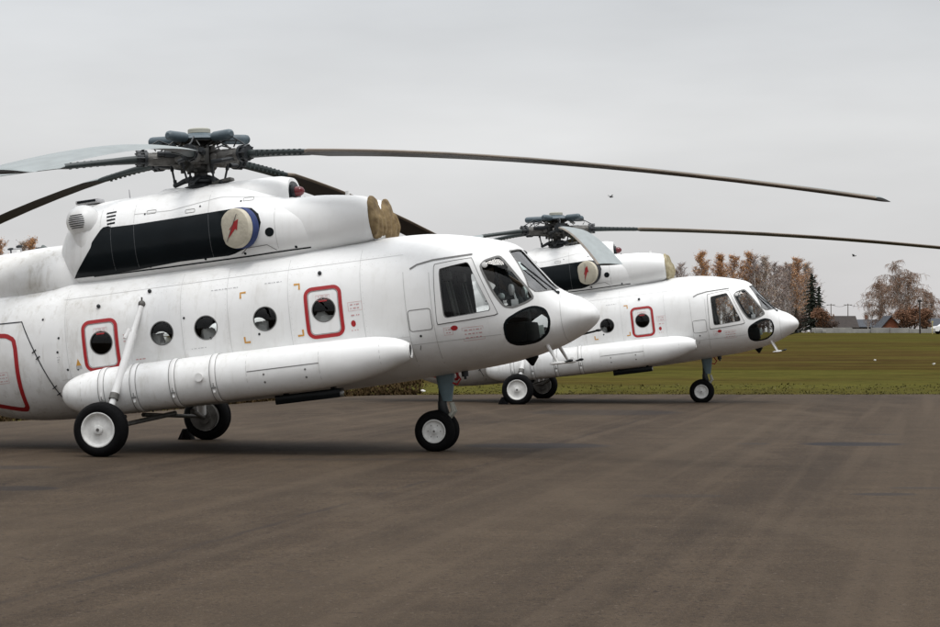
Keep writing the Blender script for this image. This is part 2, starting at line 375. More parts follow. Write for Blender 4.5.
def frange(a, b, st):
    n = max(1, round((b-a)/st)); return [a+(b-a)*i/n for i in range(n+1)]
XS = frange(-4.5, 4.2, .1)+frange(4.2, 6.3, .05)[1:]+[6.36, 6.42, 6.48, 6.54, 6.6, 6.65, 6.7, 6.73, 6.76, 6.78, 6.792, 6.802, 6.808, 6.812]

def hull_mesh():
    h = MB(BT); h.loft(HULL, XS, 96, 0, flip=True)
    h.loft(HULL, frange(-1.0, 4.4, .1)+frange(4.4, 6.42, .05)[1:], 96, 1, inset=.035)
    o = h.build('fuselage_raw', [WHITE, INNER, SEAM], fixn=False, ang=60)
    c = MB(BT)
    for ol in ALLSIDE:
        n = len(ol); V = [(x, -1.6, z) for x, z in ol]+[(x, 1.6, z) for x, z in ol]
        c.add(V, [tuple(range(n))[::-1], tuple(range(n, 2*n))]+[(i, (i+1) % n, n+(i+1) % n, n+i) for i in range(n)], 0)
    for s in (-1, 1):
        n = len(FRONTW); V = [(5.35, s*y, z) for y, z in FRONTW]+[(7.2, s*y, z) for y, z in FRONTW]
        c.add(V, [tuple(range(n))[::-1], tuple(range(n, 2*n))]+[(i, (i+1) % n, n+(i+1) % n, n+i) for i in range(n)], 0)
    co = c.build('cut', [SEAM], smooth=False)
    ref = bpy.data.objects.new('ref', o.data.copy()); col.objects.link(ref)
    b = o.modifiers.new('b', 'BOOLEAN'); b.operation = 'DIFFERENCE'; b.solver = 'EXACT'; b.object = co; b.use_self = True
    d = o.modifiers.new('d', 'DATA_TRANSFER'); d.object = ref; d.use_loop_data = True; d.data_types_loops = {'CUSTOM_NORMAL'}; d.loop_mapping = 'POLYINTERP_NEAREST'
    dg = bpy.context.evaluated_depsgraph_get(); dg.update()
    me = bpy.data.meshes.new_from_object(o.evaluated_get(dg)); me.name = 'fuselage'
    for q in (o, co, ref): bpy.data.objects.remove(q)
    print('hull polys', len(me.polygons))
    return me

def seam(mb, pts, fn, w=.010, m=0): strip(mb, pts, w, fn, False, m, .08)
def placard(mb, x0, z0, w, h, rows, fn, m=0, rim=True, seed=0):
    rr = random.Random(seed)
    if rim: strip(mb, [(x0, z0), (x0+w, z0), (x0+w, z0+h), (x0, z0+h)], .005, fn, True, m, .1)
    for k in range(rows):
        z = z0+h*(k+.7)/(rows+.4); x = x0+.03
        while x < x0+w-.03:
            l = min(rr.uniform(.012, .05), x0+w-.02-x); strip(mb, [(x, z), (x+l, z)], h*.22/rows, fn, False, m); x += l+rr.uniform(.012, .025)

def wheel(name, c, r, w, rr, root, side, T=None):
    k = w/2
    t = MB(T)
    t.lathe(c, (0, 1, 0), [(-k*.86, rr), (-k*.97, rr+.015), (-k, rr+(r-rr)*.35), (-k*.95, rr+(r-rr)*.66), (-k*.78, r-.028), (-k*.55, r-.006), (-k*.30, r), (-k*.27, r-.008), (-k*.22, r-.008), (-k*.19, r),
        (-.02, r+.001), (-.014, r-.007), (.014, r-.007), (.02, r+.001), (k*.19, r), (k*.22, r-.008), (k*.27, r-.008), (k*.30, r), (k*.55, r-.006), (k*.78, r-.028), (k*.95, rr+(r-rr)*.66), (k, rr+(r-rr)*.35), (k*.97, rr+.015), (k*.86, rr)], 56, cap=False)
    o = MB(); tyre = None
    wh = MB(T)
    sg = side
    wh.lathe(c, (0, sg, 0), [(-k*.9, rr*.97), (-k*.9, rr*.80), (-k*.3, rr*.7), (k*.30, rr*.30)], 40, cap=False)
    wh.lathe(c, (0, sg, 0), [(k*.80, rr+.004), (k*.96, rr+.006), (k*.98, rr-.006), (k*.90, rr*.90), (k*.70, rr*.84), (k*.62, rr*.72), (k*.66, rr*.5), (k*.72, rr*.34), (k*.72, rr*.27)], 40, cap=False)
    ro = wh.build(name, [RIM], root, ang=35)
    ty = t.build('tyre', [RUBBER], ro, ang=50)
    h = MB(T); h.lathe(c, (0, sg, 0), [(k*.60, rr*.29), (k*.92, rr*.27), (k*.98, rr*.22), (k*.98, 0)], 24)
    nb = 6 if r < .35 else 0
    for i in range(nb):
        a = 2*math.pi*i/nb; p = Vector(c)+Vector((math.cos(a)*rr*.56, sg*k*.62, math.sin(a)*rr*.56)); h.tube(p, p+Vector((0, sg*k*.12, 0)), rr*.045, n=8, m=1)
    h.lathe(Vector(c)+Vector((0, sg*k*.985, 0)), (0, sg, 0), [(0, rr*.10), (k*.05, rr*.09), (k*.05, 0)], 12, 1)
    h.build('hub_cap', [RIM, STEEL], ro)
    return ro

TILT = R(2.5)
def HT(p):
    """parts on the mast, which leans back a little"""
    c, s = math.cos(TILT), math.sin(TILT); x, z = p[0]-.65, p[2]-4.305; return (.65+x*c-z*s, p[1], 4.305+x*s+z*c)
def airfoil(c, t, y0, tw, n=28, root=0.0):
    """section of the blade: leading edge at -y; root 1 = rounded spar, 0 = aerofoil"""
    P = []
    for i in range(n):
        a = 2*math.pi*(i+.5)/n; xc = .5*(1+math.cos(a))
        yt = 5*t*(.2969*math.sqrt(xc)-.126*xc-.3516*xc**2+.2843*xc**3-.1036*xc**4)
        za = math.copysign(yt, math.sin(a))+.012*math.sin(math.pi*xc)
        zr = t*.5*math.copysign(abs(math.sin(a))**.6, math.sin(a))
        y = y0+(xc-.27)*c; z = (za*(1-root)*c+zr*root*c) if root < 1 else zr*c
        yy = (y-y0); P.append((y0+yy*math.cos(tw)+z*math.sin(tw), -yy*math.sin(tw)+z*math.cos(tw)))
    return P
def blade(root, az, droop, pitch, hub):
    """one rotor blade, spar along +x of its own frame, turned to its bearing round the mast"""
    n = 28; secs = [(.93, .13, .95, 0, 1), (1.12, .13, .9, 0, 1), (1.3, .17, .60, 0, 1), (1.6, .19, .48, 0, 1), (1.98, .20, .42, 0, 1), (2.02, .22, .36, .0, .7), (2.12, .52, .13, .0, 0)]
    secs += [(r, .52, .12, 0, 0) for r in (2.6, 3.2, 3.8, 4.5, 5.2, 5.9, 6.6, 7.3, 8.0, 8.7, 9.4, 10.0, 10.5, 10.62)]+[(10.65, .46, .07, 0, 0)]
    mb = MB(); V = []; z = lambda r: -droop*max(0, r-.5)**1.5
    for r, c, t, y0, rt in secs:
        tw = R(pitch*(1-.5*(r-2)/8.6)) if r > 2 else R(pitch)
        V += [(r, a, z(r)+b) for a, b in airfoil(c, t, y0, tw, n, rt)]
    F = []; M = []
    for i in range(len(secs)-1):
        for k in range(n):
            k2 = (k+1) % n; F.append((i*n+k, i*n+k2, (i+1)*n+k2, (i+1)*n+k)); a = 2*math.pi*(k+1)/n; xc = .5*(1+math.cos(a))
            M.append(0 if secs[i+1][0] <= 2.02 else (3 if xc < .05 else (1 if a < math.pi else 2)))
    mb.v = V; mb.f = F; mb.m = M
    mb.f += [tuple(range(n))[::-1], tuple((len(secs)-1)*n+k for k in range(n))]; mb.m += [0, 2]
    # retaining bolts down the root, trim plates behind the trailing edge
    for k in range(9):
        r = 1.12+.1*k; mb.tube((r, -.03, z(r)-.051), (r, -.03, z(r)+.04), .02, n=8, m=0); mb.tube((r, .05, z(r)-.052), (r, .05, z(r)+.04), .018, n=8, m=0)
    o = mb.build('rotor_blade', [ROOTG, BLADET, BLADEB, BLADEL], root, ang=35)
    o.location = hub; o.rotation_euler = (Matrix.Rotation(-TILT, 3, 'Y') @ Matrix.Rotation(R(az), 3, 'Z')).to_euler()
    g = MB()   # blade grip with its bearings and horns
    g.tube((.30, 0, -.01), (.46, 0, -.01), .085, .10, 18); g.tube((.46, 0, -.01), (.80, 0, -.01), .105, .095, 20)
    g.tube((.36, -.13, -.02), (.36, .13, -.02), .055, n=14); g.tube((.24, 0, -.01), (.24, 0, .16), .045, n=12); g.tube((.24, 0, -.16), (.24, 0, .02), .05, n=12)
    g.box((.30, 0, .075), (.2, .15, .03), bevel=.01); g.box((.30, 0, -.10), (.2, .15, .03), bevel=.01)
    for q in range(6):
        a = q*math.pi/3; g.tube((.47, math.cos(a)*.09, math.sin(a)*.09-.01), (.50, math.cos(a)*.09, math.sin(a)*.09-.01), .018, n=6)
        g.tube((.60, math.cos(a)*.098, math.sin(a)*.098-.01), (.72, math.cos(a)*.098, math.sin(a)*.098-.01), .012, n=6)
    g.build('blade_grip', [STEEL], o)
    c = MB()   # coupling at the outer end of the grip
    c.tube((.80, 0, 0), (.845, 0, 0), .125, n=24); c.tube((.845, 0, 0), (.90, 0, 0), .095, n=20); c.tube((.90, 0, 0), (.945, 0, 0), .115, n=24)
    for q in range(8):
        a = q*math.pi/4; c.tube((.79, math.cos(a)*.112, math.sin(a)*.112), (.96, math.cos(a)*.112, math.sin(a)*.112), .012, n=6)
    c.build('coupling', [DARK], o)
    l = MB(); l.path([(.70, -.06, -.06), (.60, -.2, -.09), (.42, -.22, -.10)], [.03, .03, .035], 8); l.tube((.40, -.20, -.08), (.36, -.13, -.39), .016, n=10); l.tube((.395, -.19, -.12), (.39, -.182, -.17), .027, n=10); l.tube((.365, -.14, -.31), (.36, -.13, -.38), .027, n=10)
    l.build('pitch_link', [DARK], o)
    d = MB(); d.tube((.22, .10, .05), (.66, .13, .06), .036, n=12); d.tube((.36, .105, .053), (.56, .12, .057), .05, n=14); d.path([(.66, 0, .11), (.72, 0, .2), (.5, 0, .22), (.34, 0, .17)], .012, 6)
    d.path([(.90, 0, .1), (.80, .03, .16), (.62, .03, .26), (.45, 0, .20)], .012, 6)
    d.build('damper', [DARK], o)
    return o

def rotor_head(root, hub, waz):
    hx, hy_, hz = hub
    m = MB(HT); m.lathe(hub, (0, 0, 1), [(-.62, .15), (-.56, .17), (-.52, .12), (-.40, .10), (-.22, .10), (-.20, .20), (-.16, .24), (-.10, .24), (-.08, .19), (.08, .19), (.10, .23), (.15, .23), (.17, .14), (.22, .13), (.22, .30), (.235, .34), (.255, .34), (.27, .30), (.27, .2), (.30, .12)], 30)
    for k in range(5):
        a = R(8+72*k); m.box((hx+.24*math.cos(a), .24*math.sin(a), hz-.0), (.16, .19, .24), rot=Matrix.Rotation(a, 3, 'Z'), bevel=.02)
    for k in range(10):
        a = R(10+36*k+7*(k % 3)); q = .17+.05*(k % 3); m.tube((hx+q*math.cos(a), q*math.sin(a), hz-.22), (hx+q*math.cos(a), q*math.sin(a), hz+.17+.03*(k % 2)), .028, n=8)
        m.path([(hx+q*math.cos(a), q*math.sin(a), hz+.17), (hx+(q+.14)*math.cos(a+.2), (q+.14)*math.sin(a+.2), hz+.24), (hx+(q+.3)*math.cos(a+.35), (q+.3)*math.sin(a+.35), hz+.13)], .011, 6)
    hb = m.build('rotor_hub', [DARKST], root)
    s = MB(HT); s.lathe(hub, (0, 0, 1), [(-.60, .10), (-.58, .20), (-.545, .21), (-.53, .15), (-.50, .15), (-.48, .24), (-.43, .25), (-.41, .18), (-.38, .16), (-.36, .20), (-.33, .20), (-.31, .14), (-.27, .12)], 28)
    for k in range(5):
        a = R(-20+72*k); c, n_ = math.cos(a), math.sin(a)
        s.path([(hx+.12*c, .12*n_, hz-.30), (hx+.26*c, .26*n_, hz-.34), (hx+.38*c, .38*n_, hz-.40)], [.05, .04, .03], 10)
        s.ball((hx+.38*c, .38*n_, hz-.39), .04, 10)
    for k in range(3):
        a = R(30+120*k); s.tube((hx+.19*math.cos(a), .19*math.sin(a), hz-.66), (hx+.19*math.cos(a), .19*math.sin(a), hz-.44), .025, n=10)
    s.build('swashplate', [DARK], root)
    v = MB(HT); v.lathe(hub, (0, 0, 1), [(.24, .14), (.245, .34), (.27, .38), (.30, .34), (.315, .27), (.36, .20), (.36, 0)], 36)
    for k in range(5):
        a = R(waz+72*k); c, n_ = math.cos(a), math.sin(a); P = lambda r, dz=0: (hx+r*c, r*n_, hz+.285+dz)
        v.path([P(.15), P(.33), P(.36)], [.045, .045, .05], 12)
        v.path([P(.34), P(.36), P(.39), P(.72), P(.76), P(.785)], [.045, .065, .074, .074, .065, .035], 20)
    vd = v.build('vibration_damper', [PALEB], root)
    k = MB(HT); k.lathe(hub, (0, 0, 1), [(.361, .15), (.37, .168), (.425, .168), (.44, .15), (.445, 0)], 32); k.build('hub_cap', [CAP], vd)

def helicopter(name, label, hull, blades, waz):
    root = empty(name); tag(root, label, 'helicopter')
    fu = bpy.data.objects.new('fuselage', hull); col.objects.link(fu); fu.parent = root
    # ---- seams, studs and hinges of the skin
    s = MB(BT)
    for sd in (-1, 1):
        H = on(HULL, .0035, sd)
        for x in (-.75, 1.02, 1.72, 2.62, 3.68): seam(s, [(x, 2.45), (x, .75)], H, .005, 1)
        for x in (4.30, 4.66): seam(s, [(x, 2.05 if x < 4.5 else 2.0), (x, .72)], H, .008, 1)
        seam(s, [(-.8, 2.30), (4.3, 2.30)], H, .005, 1); seam(s, [(-.9, 1.14), (4.3, 1.14)], H, .006, 1)
        seam(s, [(4.66, 1.13), (6.0, 1.13)] if False else [(4.3, 1.02), (5.55, 1.02)], H, .008, 1)
        strip(s, rrect(4.315, 4.635, 1.205, 1.50, .04), .010, H, True, 0)
        seam(s, [(4.42, 1.0), (4.40, .94)], H, .01)
        seam(s, [(4.40, 2.08), (4.5, 2.13), (4.72, 2.17), (5.26, 2.19)], on(HULL, .01, sd), .022, 0)
        seam(s, [(-3.2, 2.12), (-1.44, 2.06), (-1.0, .92), (-.93, .70)], on(HULL, .005, sd), .016, 2)
        for z in (2.33, 2.22, 1.16):
            x = -.9
            while x < 4.2: patch(s, circ(x, z, .0045, 5), on(HULL, .003, sd), 1, 1); x += .085
        for x in (-.72, 1.05, 1.69, 2.65, 3.71):
            z = .8
            while z < 2.4: patch(s, circ(x, z, .0045, 5), on(HULL, .003, sd), 1, 1); z += .08
        for x0, x1, z0, z1 in DOORS: strip(s, rrect(x0+.065, x1-.065, z0+.065, z1-.065, .07), .006, on(HULL, .0045, sd), True, 0)
        for x, z in ((-.227, 2.138), (.539, 2.261), (3.094, 2.192)):
            y = sd*(HULL.hy(x, z)+.02); s.ball((x, y, z), .03, 10, 2)
        for x, z in ((-1.27, 1.60), (-1.22, 1.50), (-1.05, 1.05), (-1.02, .95)):
            y = sd*(HULL.hy(x, z)+.012); s.tube((x-.03, y, z-.015), (x+.035, y, z+.03), .008, n=6, m=2)
        for x, z in ((-.9, 1.55), (-.78, 1.28), (1.065, 1.803), (1.434, 1.471), (2.15, 1.44), (4.45, 1.13), (.30, 1.62), (-1.1, 2.05), (-.62, 1.27), (-.86, 1.75)):
            patch(s, circ(x, z, .018, 10), on(HULL, .004, sd), 1, 2)
    for sd in (-1, 1):
        F = front(.004, sd); seam(s, [(.0, 2.21), (.62, 2.19)], F, .01, 1)
    # nose radome joint
    for x in (6.36,):
        rg = HULL.ring(x, 64); rg2 = HULL.ring(x+.007, 64)
        V = [(a, b*1.003, 1.18+(c-1.18)*1.003) for a, b, c in rg]+[(a, b*1.003, 1.18+(c-1.18)*1.003) for a, b, c in rg2]
        s.add(V, [(i, (i+1) % 64, 64+(i+1) % 64, 64+i) for i in range(64)], 1)
    s.build('panel_seams', [SEAM, FAINT, DARK], fu, smooth=False)
    # ---- emergency exits with red outlines and round windows
    for i, (x0, x1, z0, z1) in enumerate(DOORS):
        for sd in (-1, 1):
            H = on(HULL, .006, sd)
            d = MB(BT); strip(d, rrect(x0+.03, x1-.03, z0+.03, z1-.03, .10), .052, H, True, 0)
            o = d.build('exit_hatch', [RED], root, smooth=False)
            p = MB(BT); cx = DOORW[i][0]
            placard(p, cx-.10, z1-.20, .2, .07, 2, on(HULL, .004, sd), 0, seed=3); strip(p, [(cx-.06, z1-.215), (cx+.06, z1-.215)], .018, on(HULL, .005, sd), m=1)
            p.build('exit_placard', [REDL, RED], o, smooth=False)
    for sd in (-1, 1):
        H = on(HULL, .005, sd)
        for x, z in PORT+DOORW:
            w = MB(BT); strip(w, circ(x, z, .169, 44), .013, on(HULL, .004, sd), True, 1)
            pn = circ(x, z, .166, 36); dome = on(HULL, -.012, sd)
            def f(a, b, x=x, z=z): p = dome(a, b); q = max(0, 1-((a-x)**2+(b-z)**2)/.166**2); return (p[0], p[1]+sd*.028*q, p[2])
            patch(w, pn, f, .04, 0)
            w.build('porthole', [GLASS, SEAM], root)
        d = MB(BT); strip(d, chaikin([(-2.9, 1.95), (-1.72, 1.90), (-1.56, 1.80), (-1.60, .84), (-1.68, .78), (-2.4, .98), (-2.9, 1.3)], 2, .15), .065, H, True, 0)
        placard(d, -2.05, 1.2, .3, .16, 3, H, 1, seed=5)
        d.build('rear_exit_outline', [RED, REDL], root, smooth=False)
        def mark(nm, fn_, *a_, **k_):
            q_ = MB(BT); fn_(q_, *a_, **k_); q_.build(nm, [REDL, RED, GREYL, ORANGE], fu, smooth=False)
        m1 = on(HULL, .0045, sd)
        mark('lettering', placard, 3.48, 1.60, .20, .12, 2, m1, 0, seed=1); mark('lettering', placard, 3.48, 1.50, .17, .07, 1, m1, 0, False, seed=2)
        mark('stencil', patch, circ(3.53, 1.42, .035, 12, .045), m1, 1, 1)
        mark('lettering', placard, 3.46, 1.30, .16, .05, 1, m1, 0, False, seed=8)
        mark('lettering', placard, 4.78, 1.10, .12, .10, 2, m1, 0, seed=4); mark('lettering', placard, 5.03, .99, .29, .18, 3, m1, 0, seed=6)
        mark('stencil', patch, circ(4.93, 1.185, .05, 14, .035), m1, 1, 1)
        mark('lettering', placard, .10, 1.55, .16, .16, 3, m1, 0, False, seed=9); mark('lettering', placard, .25, 1.27, .2, .06, 1, m1, 0, False, seed=10)
        mark('lettering', placard, 1.45, 2.12, .45, .05, 1, m1, 2, False, seed=11); mark('lettering', placard, 2.25, 2.12, .3, .05, 1, m1, 2, False, seed=12)
        mark('lettering', placard, -.95, 1.38, .1, .12, 3, m1, 2, False, seed=13); mark('lettering', placard, 1.1, 1.33, .3, .04, 1, m1, 2, False, seed=14)
        for cx, cz, a, b in ((1.92, 2.055, 1, -1), (2.79, 2.073, -1, -1), (1.93, 1.345, 1, 1), (2.79, 1.345, -1, 1)):
            mark('corner_mark', strip, [(cx+.08*a, cz), (cx, cz), (cx, cz+.08*b)], .028, m1, m=3)
        mark('stencil', patch, [(-.64, 1.32), (-.56, 1.32), (-.60, 1.42)], m1, 1, 3); mark('stencil', patch, rrect(-.645, -.555, 1.27, 1.32, .004, 1), m1, 1, 2)
        # cockpit glazing
        w = MB(BT); patch(w, PILOT_G, on(HULL, -.012, sd), .06, 0)
        fr = w.build('side_window', [GLASS], root)
        w = MB(BT); n = len(PILOT_F)
        ring = []
        def rs(P, k):
            L_ = [0]
            for i in range(len(P)): L_.append(L_[-1]+math.dist(P[i], P[(i+1) % len(P)]))
            o = []
            for i in range(k):
                t = L_[-1]*i/k; j = max(q for q in range(len(P)) if L_[q] <= t); u = (t-L_[j])/(L_[j+1]-L_[j]); a, b = P[j], P[(j+1) % len(P)]; o.append((a[0]+(b[0]-a[0])*u, a[1]+(b[1]-a[1])*u))
            return o
        def rad(P, k, c):
            o = []
            for i in range(k):
                a = 2*math.pi*i/k; dx, dz = math.cos(a), math.sin(a); best = None
                for j in range(len(P)):
                    p, q = P[j], P[(j+1) % len(P)]; ex, ez = q[0]-p[0], q[1]-p[1]; den = dx*ez-dz*ex
                    if abs(den) < 1e-9: continue
                    t = ((p[0]-c[0])*ez-(p[1]-c[1])*ex)/den; u = ((p[0]-c[0])*dz-(p[1]-c[1])*dx)/den
                    if t > 0 and -1e-6 <= u <= 1+1e-6: best = t if best is None else max(best, t)
                o.append((c[0]+dx*best, c[1]+dz*best))
            return o
        c0 = (5.1, 1.7); A = rad(PILOT_F, 96, c0); B_ = rad(PILOT_G, 96, c0); A2 = [(c0[0]+(a-c0[0])*1.03, c0[1]+(b-c0[1])*1.03) for a, b in A]; B2 = [(c0[0]+(a-c0[0])*.965, c0[1]+(b-c0[1])*.965) for a, b in B_]
        fo, fp = on(HULL, .014, sd), on(HULL, .003, sd); fi = on(HULL, -.008, sd)
        V = [fp(*p) for p in A]+[fo(*p) for p in A]+[fo(*p) for p in B_]+[fi(*p) for p in B_]+[fi(*p) for p in B2]+[fp(*p) for p in A2]
        k = 96; F = []
        M = []
        for a, b, mm in ((0, 1, 0), (1, 2, 0), (2, 3, 1), (3, 4, 1), (5, 0, 1)):
            for i in range(k): F.append((a*k+i, a*k+(i+1) % k, b*k+(i+1) % k, b*k+i)); M.append(mm)
        w.v = V; w.f = F; w.m = M
        w.build('window_frame', [CLEAN, SEAM], fr, ang=30, fixn=False)
        for nm, ol, fn, g in (('quarter_window', QUART, on(HULL, -.010, sd), GLASS), ('nose_window', NOSEW, on(HULL, -.012, sd), GLASS), ('windshield', FRONTW, front(-.02, sd), GLASSG)):
            w = MB(BT); patch(w, ol, fn, .06, 0); gg = w.build(nm, [g], root)
            fn2 = on(HULL, .004, sd) if nm != 'windshield' else front(.006, sd)
            fn3 = on(HULL, .002, sd) if nm != 'windshield' else front(.004, sd)
            w = MB(BT); strip(w, ol, .03 if nm != 'windshield' else .016, fn2, True, 0, .04)
            if nm == 'nose_window': strip(w, ol, .034, on(HULL, .005, sd), True, 0, .04)
            w.build('window_seal', [SEAM if nm != 'nose_window' else BLACK], gg, smooth=False)
        if True:
            a = front(.02, sd); w = MB(BT)
            if sd < 0: w.path([a(.72, 1.98), a(.60, 1.75), a(.47, 1.53)], .012, 8); w.path([a(.62, 1.84), a(.54, 1.68), a(.47, 1.53)], .007, 6); w.ball(a(.46, 1.52), .028, 10); w.build('wiper', [DARK], root)
            w = MB(BT); p = on(HULL, .01, sd)(5.43, 2.01); w.lathe(p, (0, sd, .1), [(-.01, .04), (.012, .04), (.018, .03), (.018, 0)], 18); w.build('window_vent', [CLEAN], root)
    # ---- cabin and cockpit interior
    w = MB(BT)
    w.box((1.7, 0, .78), (5.2, 1.5, .04)); w.box((4.95, 0, .84), (1.1, 1.3, .04))
    w.loft(HULL, [4.44, 4.47], 48, inset=.06)
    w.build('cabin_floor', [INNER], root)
    w = MB(BT); w.box((2.75, .25, 1.55), (1.1, .06, 1.1), bevel=.02); w.box((2.75, .05, 1.05), (1.1, .45, .06), bevel=.02); w.build('daylight_screen', [SEATM], root)  # added dark screen: blocks daylight from the far door porthole
    for sy in (-.52, .52):
        st = MB(BT); st.box((5.0, sy, 1.12), (.46, .46, .12), bevel=.04); st.box((4.76, sy, 1.48), (.12, .46, .78), bevel=.05, rot=Matrix.Rotation(R(-8), 3, 'Y')); st.box((4.70, sy, 1.92), (.10, .26, .2), bevel=.04); st.box((5.0, sy, .96), (.3, .3, .22))
        st.build('pilot_seat', [SEATM], root); st = MB(BT); st.box((4.83, sy-.12, 1.62), (.03, .05, .5), rot=Matrix.Rotation(R(-8), 3, 'Y')); st.box((4.83, sy+.12, 1.62), (.03, .05, .5), rot=Matrix.Rotation(R(-8), 3, 'Y')); st.box((4.79, sy, 1.95), (.10, .22, .13), bevel=.03); st.build('seat_harness', [HARN], root)
        st = MB(BT); st.tube((5.35, sy, .86), (5.30, sy, 1.25), .018, n=8); st.ball((5.30, sy, 1.28), .04, 10); st.build('control_stick', [DARK], root)
    w = MB(BT); w.box((5.72, -.36, 1.40), (.16, .52, .26), bevel=.03, rot=Matrix.Rotation(R(-20), 3, 'Y')); w.box((5.72, .36, 1.40), (.16, .52, .26), bevel=.03, rot=Matrix.Rotation(R(-20), 3, 'Y')); w.box((5.66, 0, 1.15), (.3, .3, .6), bevel=.03)
    w.box((5.63, 0, 1.02), (.42, 1.1, .3), bevel=.04); w.box((5.2, 0, 2.2), (.35, .4, .08), bevel=.03)
    w.build('instrument_panel', [CONSOLE], root)
    for sy, x in ((-.70, 5.72), (.62, 5.68)):
        w = MB(BT); w.lathe((x, sy, 1.63), (-1, -.35*0-.5, 0), [(-.03, .02), (-.02, .075), (.02, .085), (.03, .07), (.035, 0)], 20); w.tube((x+.02, sy, 1.60), (x+.06, sy, 1.42), .015, n=8); w.build('cockpit_fan', [CLEAN], root)
    w = MB(BT); w.ball((5.36, .42, 1.60), .055, 12, m=0); w.tube((5.36, .42, 1.55), (5.42, .40, 1.22), .014, n=8, m=1); w.ball((5.30, .50, 1.83), (.04, .05, .07), 12, m=1); w.tube((5.30, .50, 1.83), (5.28, .52, 2.25), .012, n=8, m=1); w.box((5.42, .30, 1.32), (.12, .3, .22), bevel=.03, m=1); w.box((5.26, .86, 1.55), (.03, .04, .9), m=1)
    w.build('centre_pedestal', [CLEAN, SEATM], root)
    w = MB(BT); w.box((5.76, -.80, 1.44), (.10, .03, .10), bevel=.008); w.box((5.83, .66, 1.05), (.12, .02, .14), bevel=.005); w.build('white_plate', [CLEAN], root)  # small white plates; the far one stands in for daylight through the opposite window
    for x, y, zz, a in ((.52, -.98, 1.50, .0), (1.30, -.98, 1.48, .4), (2.10, -.98, 1.48, .9)):
        w = MB(BT); w.ball((x, y, zz), (.15, .11, .14), 18, wob=.5, seed=a*7); w.ball((x+.1, y-.02, zz-.12), (.17, .12, .12), 14, wob=.4, seed=a+3); w.build('seat_bundle', [BUND], root)
    # ---- tail boom, fin, stabiliser, tail rotor
    w = MB(BT); w.loft(BOOM, frange(-9.7, .6, .15), 64); w.build('tail_boom', [WHITE], root, ang=60)
    w = MB(BT)
    for x, k in ((-1.98, 1), (-1.86, 2), (-1.53, 2)):
        if k == 1: w.tube((x, 0, 3.15), (x, 0, 3.23), .012, n=8, m=1); w.ball((x, 0, 3.245), (.055, .02, .02), 12, m=1)
        elif x < -1.8: w.tube((x, 0, 3.15), (x, 0, 3.24), .045, .03, n=12, m=0); w.ball((x+.02, 0, 3.265), (.055, .02, .025), 12, m=1)
        else: w.ball((x, 0, 3.19), (.07, .03, .025), 12, m=1)
    w.tube((-1.66, -.30, 3.02), (-1.69, -.30, 3.20), .02, .012, n=10, m=2); w.tube((-1.69, -.30, 3.20), (-1.80, -.30, 3.21), .012, n=8, m=2)
    w.tube((.10, -.25, 3.66), (.10, -.25, 3.85), .012, .006, n=8, m=2)
    w.build('boom_antenna', [CLEAN, DARK, GREYL], root)
    w = MB(BT)
    fin = [(-9.3, .55, .12, 2.72), (-9.75, .75, .13, 3.1), (-10.3, .85, .12, 3.6), (-10.85, .80, .10, 4.1), (-11.05, .70, .09, 4.3)]
    V = []
    for x, c, t, z in fin:
        for i in range(20):
            a = 2*math.pi*i/20; V.append((x+c*.62*math.cos(a), t*math.sin(a), z))
    w.add(V, [(i*20+k, i*20+(k+1) % 20, (i+1)*20+(k+1) % 20, (i+1)*20+k) for i in range(4) for k in range(20)]+[tuple(range(20))[::-1], tuple(80+k for k in range(20))])
    w.ball((-10.95, .05, 4.28), (.45, .16, .15), 20)
    tp = w.build('tail_fin', [WHITE], root)
    w = MB(BT)
    V = []
    for y in (-1.35, -1.3, 1.3, 1.35):
        q = .8 if abs(y) > 1.31 else 1
        for i in range(20):
            a = 2*math.pi*i/20; V.append((-8.8+.35*q*math.cos(a), y, 2.78+.045*q*math.sin(a)))
    w.add(V, [(i*20+k, i*20+(k+1) % 20, (i+1)*20+(k+1) % 20, (i+1)*20+k) for i in range(3) for k in range(20)]+[tuple(range(20))[::-1], tuple(60+k for k in range(20))])
    w.build('stabiliser', [WHITE], root)
    w = MB(BT); w.tube((-11.05, .1, 4.28), (-11.05, .42, 4.28), .08, n=16); w.ball((-11.05, .42, 4.28), .12, 14)
    th = w.build('tail_rotor', [DARK], root)
    for k in range(3):
        a = R(20+120*k); c, n_ = math.cos(a), math.sin(a); b = MB(BT); V = []
        for r, ch in ((.15, .08), (.45, .1), (.5, .27), (1.9, .27), (1.95, .22)):
            for i in range(12):
                q = 2*math.pi*i/12; u = ch/2*math.cos(q); V.append((-11.05+c*r-n_*u, .42+.022*math.sin(q)+u*.15, 4.28+n_*r+c*u))
        b.add(V, [(i*12+j, i*12+(j+1) % 12, (i+1)*12+(j+1) % 12, (i+1)*12+j) for i in range(4) for j in range(12)]+[tuple(range(12))[::-1], tuple(48+j for j in range(12))])
        b.build('tail_rotor_blade', [BLADET], th)
    # ---- engine cowling
    w = MB(BT); w.loft(COWL, [-1.02, -.99, -.95, -.9, -.85, -.8, -.72, -.62]+frange(-.5, 3.5, .1), 96)
    ck = w.build('engine_cowling', [WHITE2], root, ang=60)
    w = MB(BT); w.loft(CROWN, [.25, .3, .35]+frange(.4, 2.5, .1)+[2.55], 64, 0); 
    w.loft(Profile([(2.548, 3.66, 3.22, 3.42, .31, 2.4), (2.556, 3.655, 3.22, 3.42, .31, 2.4)]), [2.548, 2.556], 40, 1)
    w.build('gearbox_fairing', [WHITE2, BLACK], root, ang=50)
    w = MB(BT); w.tube((2.55, -.1, 3.5), (2.60, -.1, 3.5), .10, n=24, m=1); w.path([(2.60, -.1, 3.49), (2.67, -.1, 3.49), (2.71, -.1, 3.49), (2.73, -.1, 3.49)], [.075, .072, .05, .02], 20, m=0)
    w.build('red_beacon', [LAMPR, DARK], root)
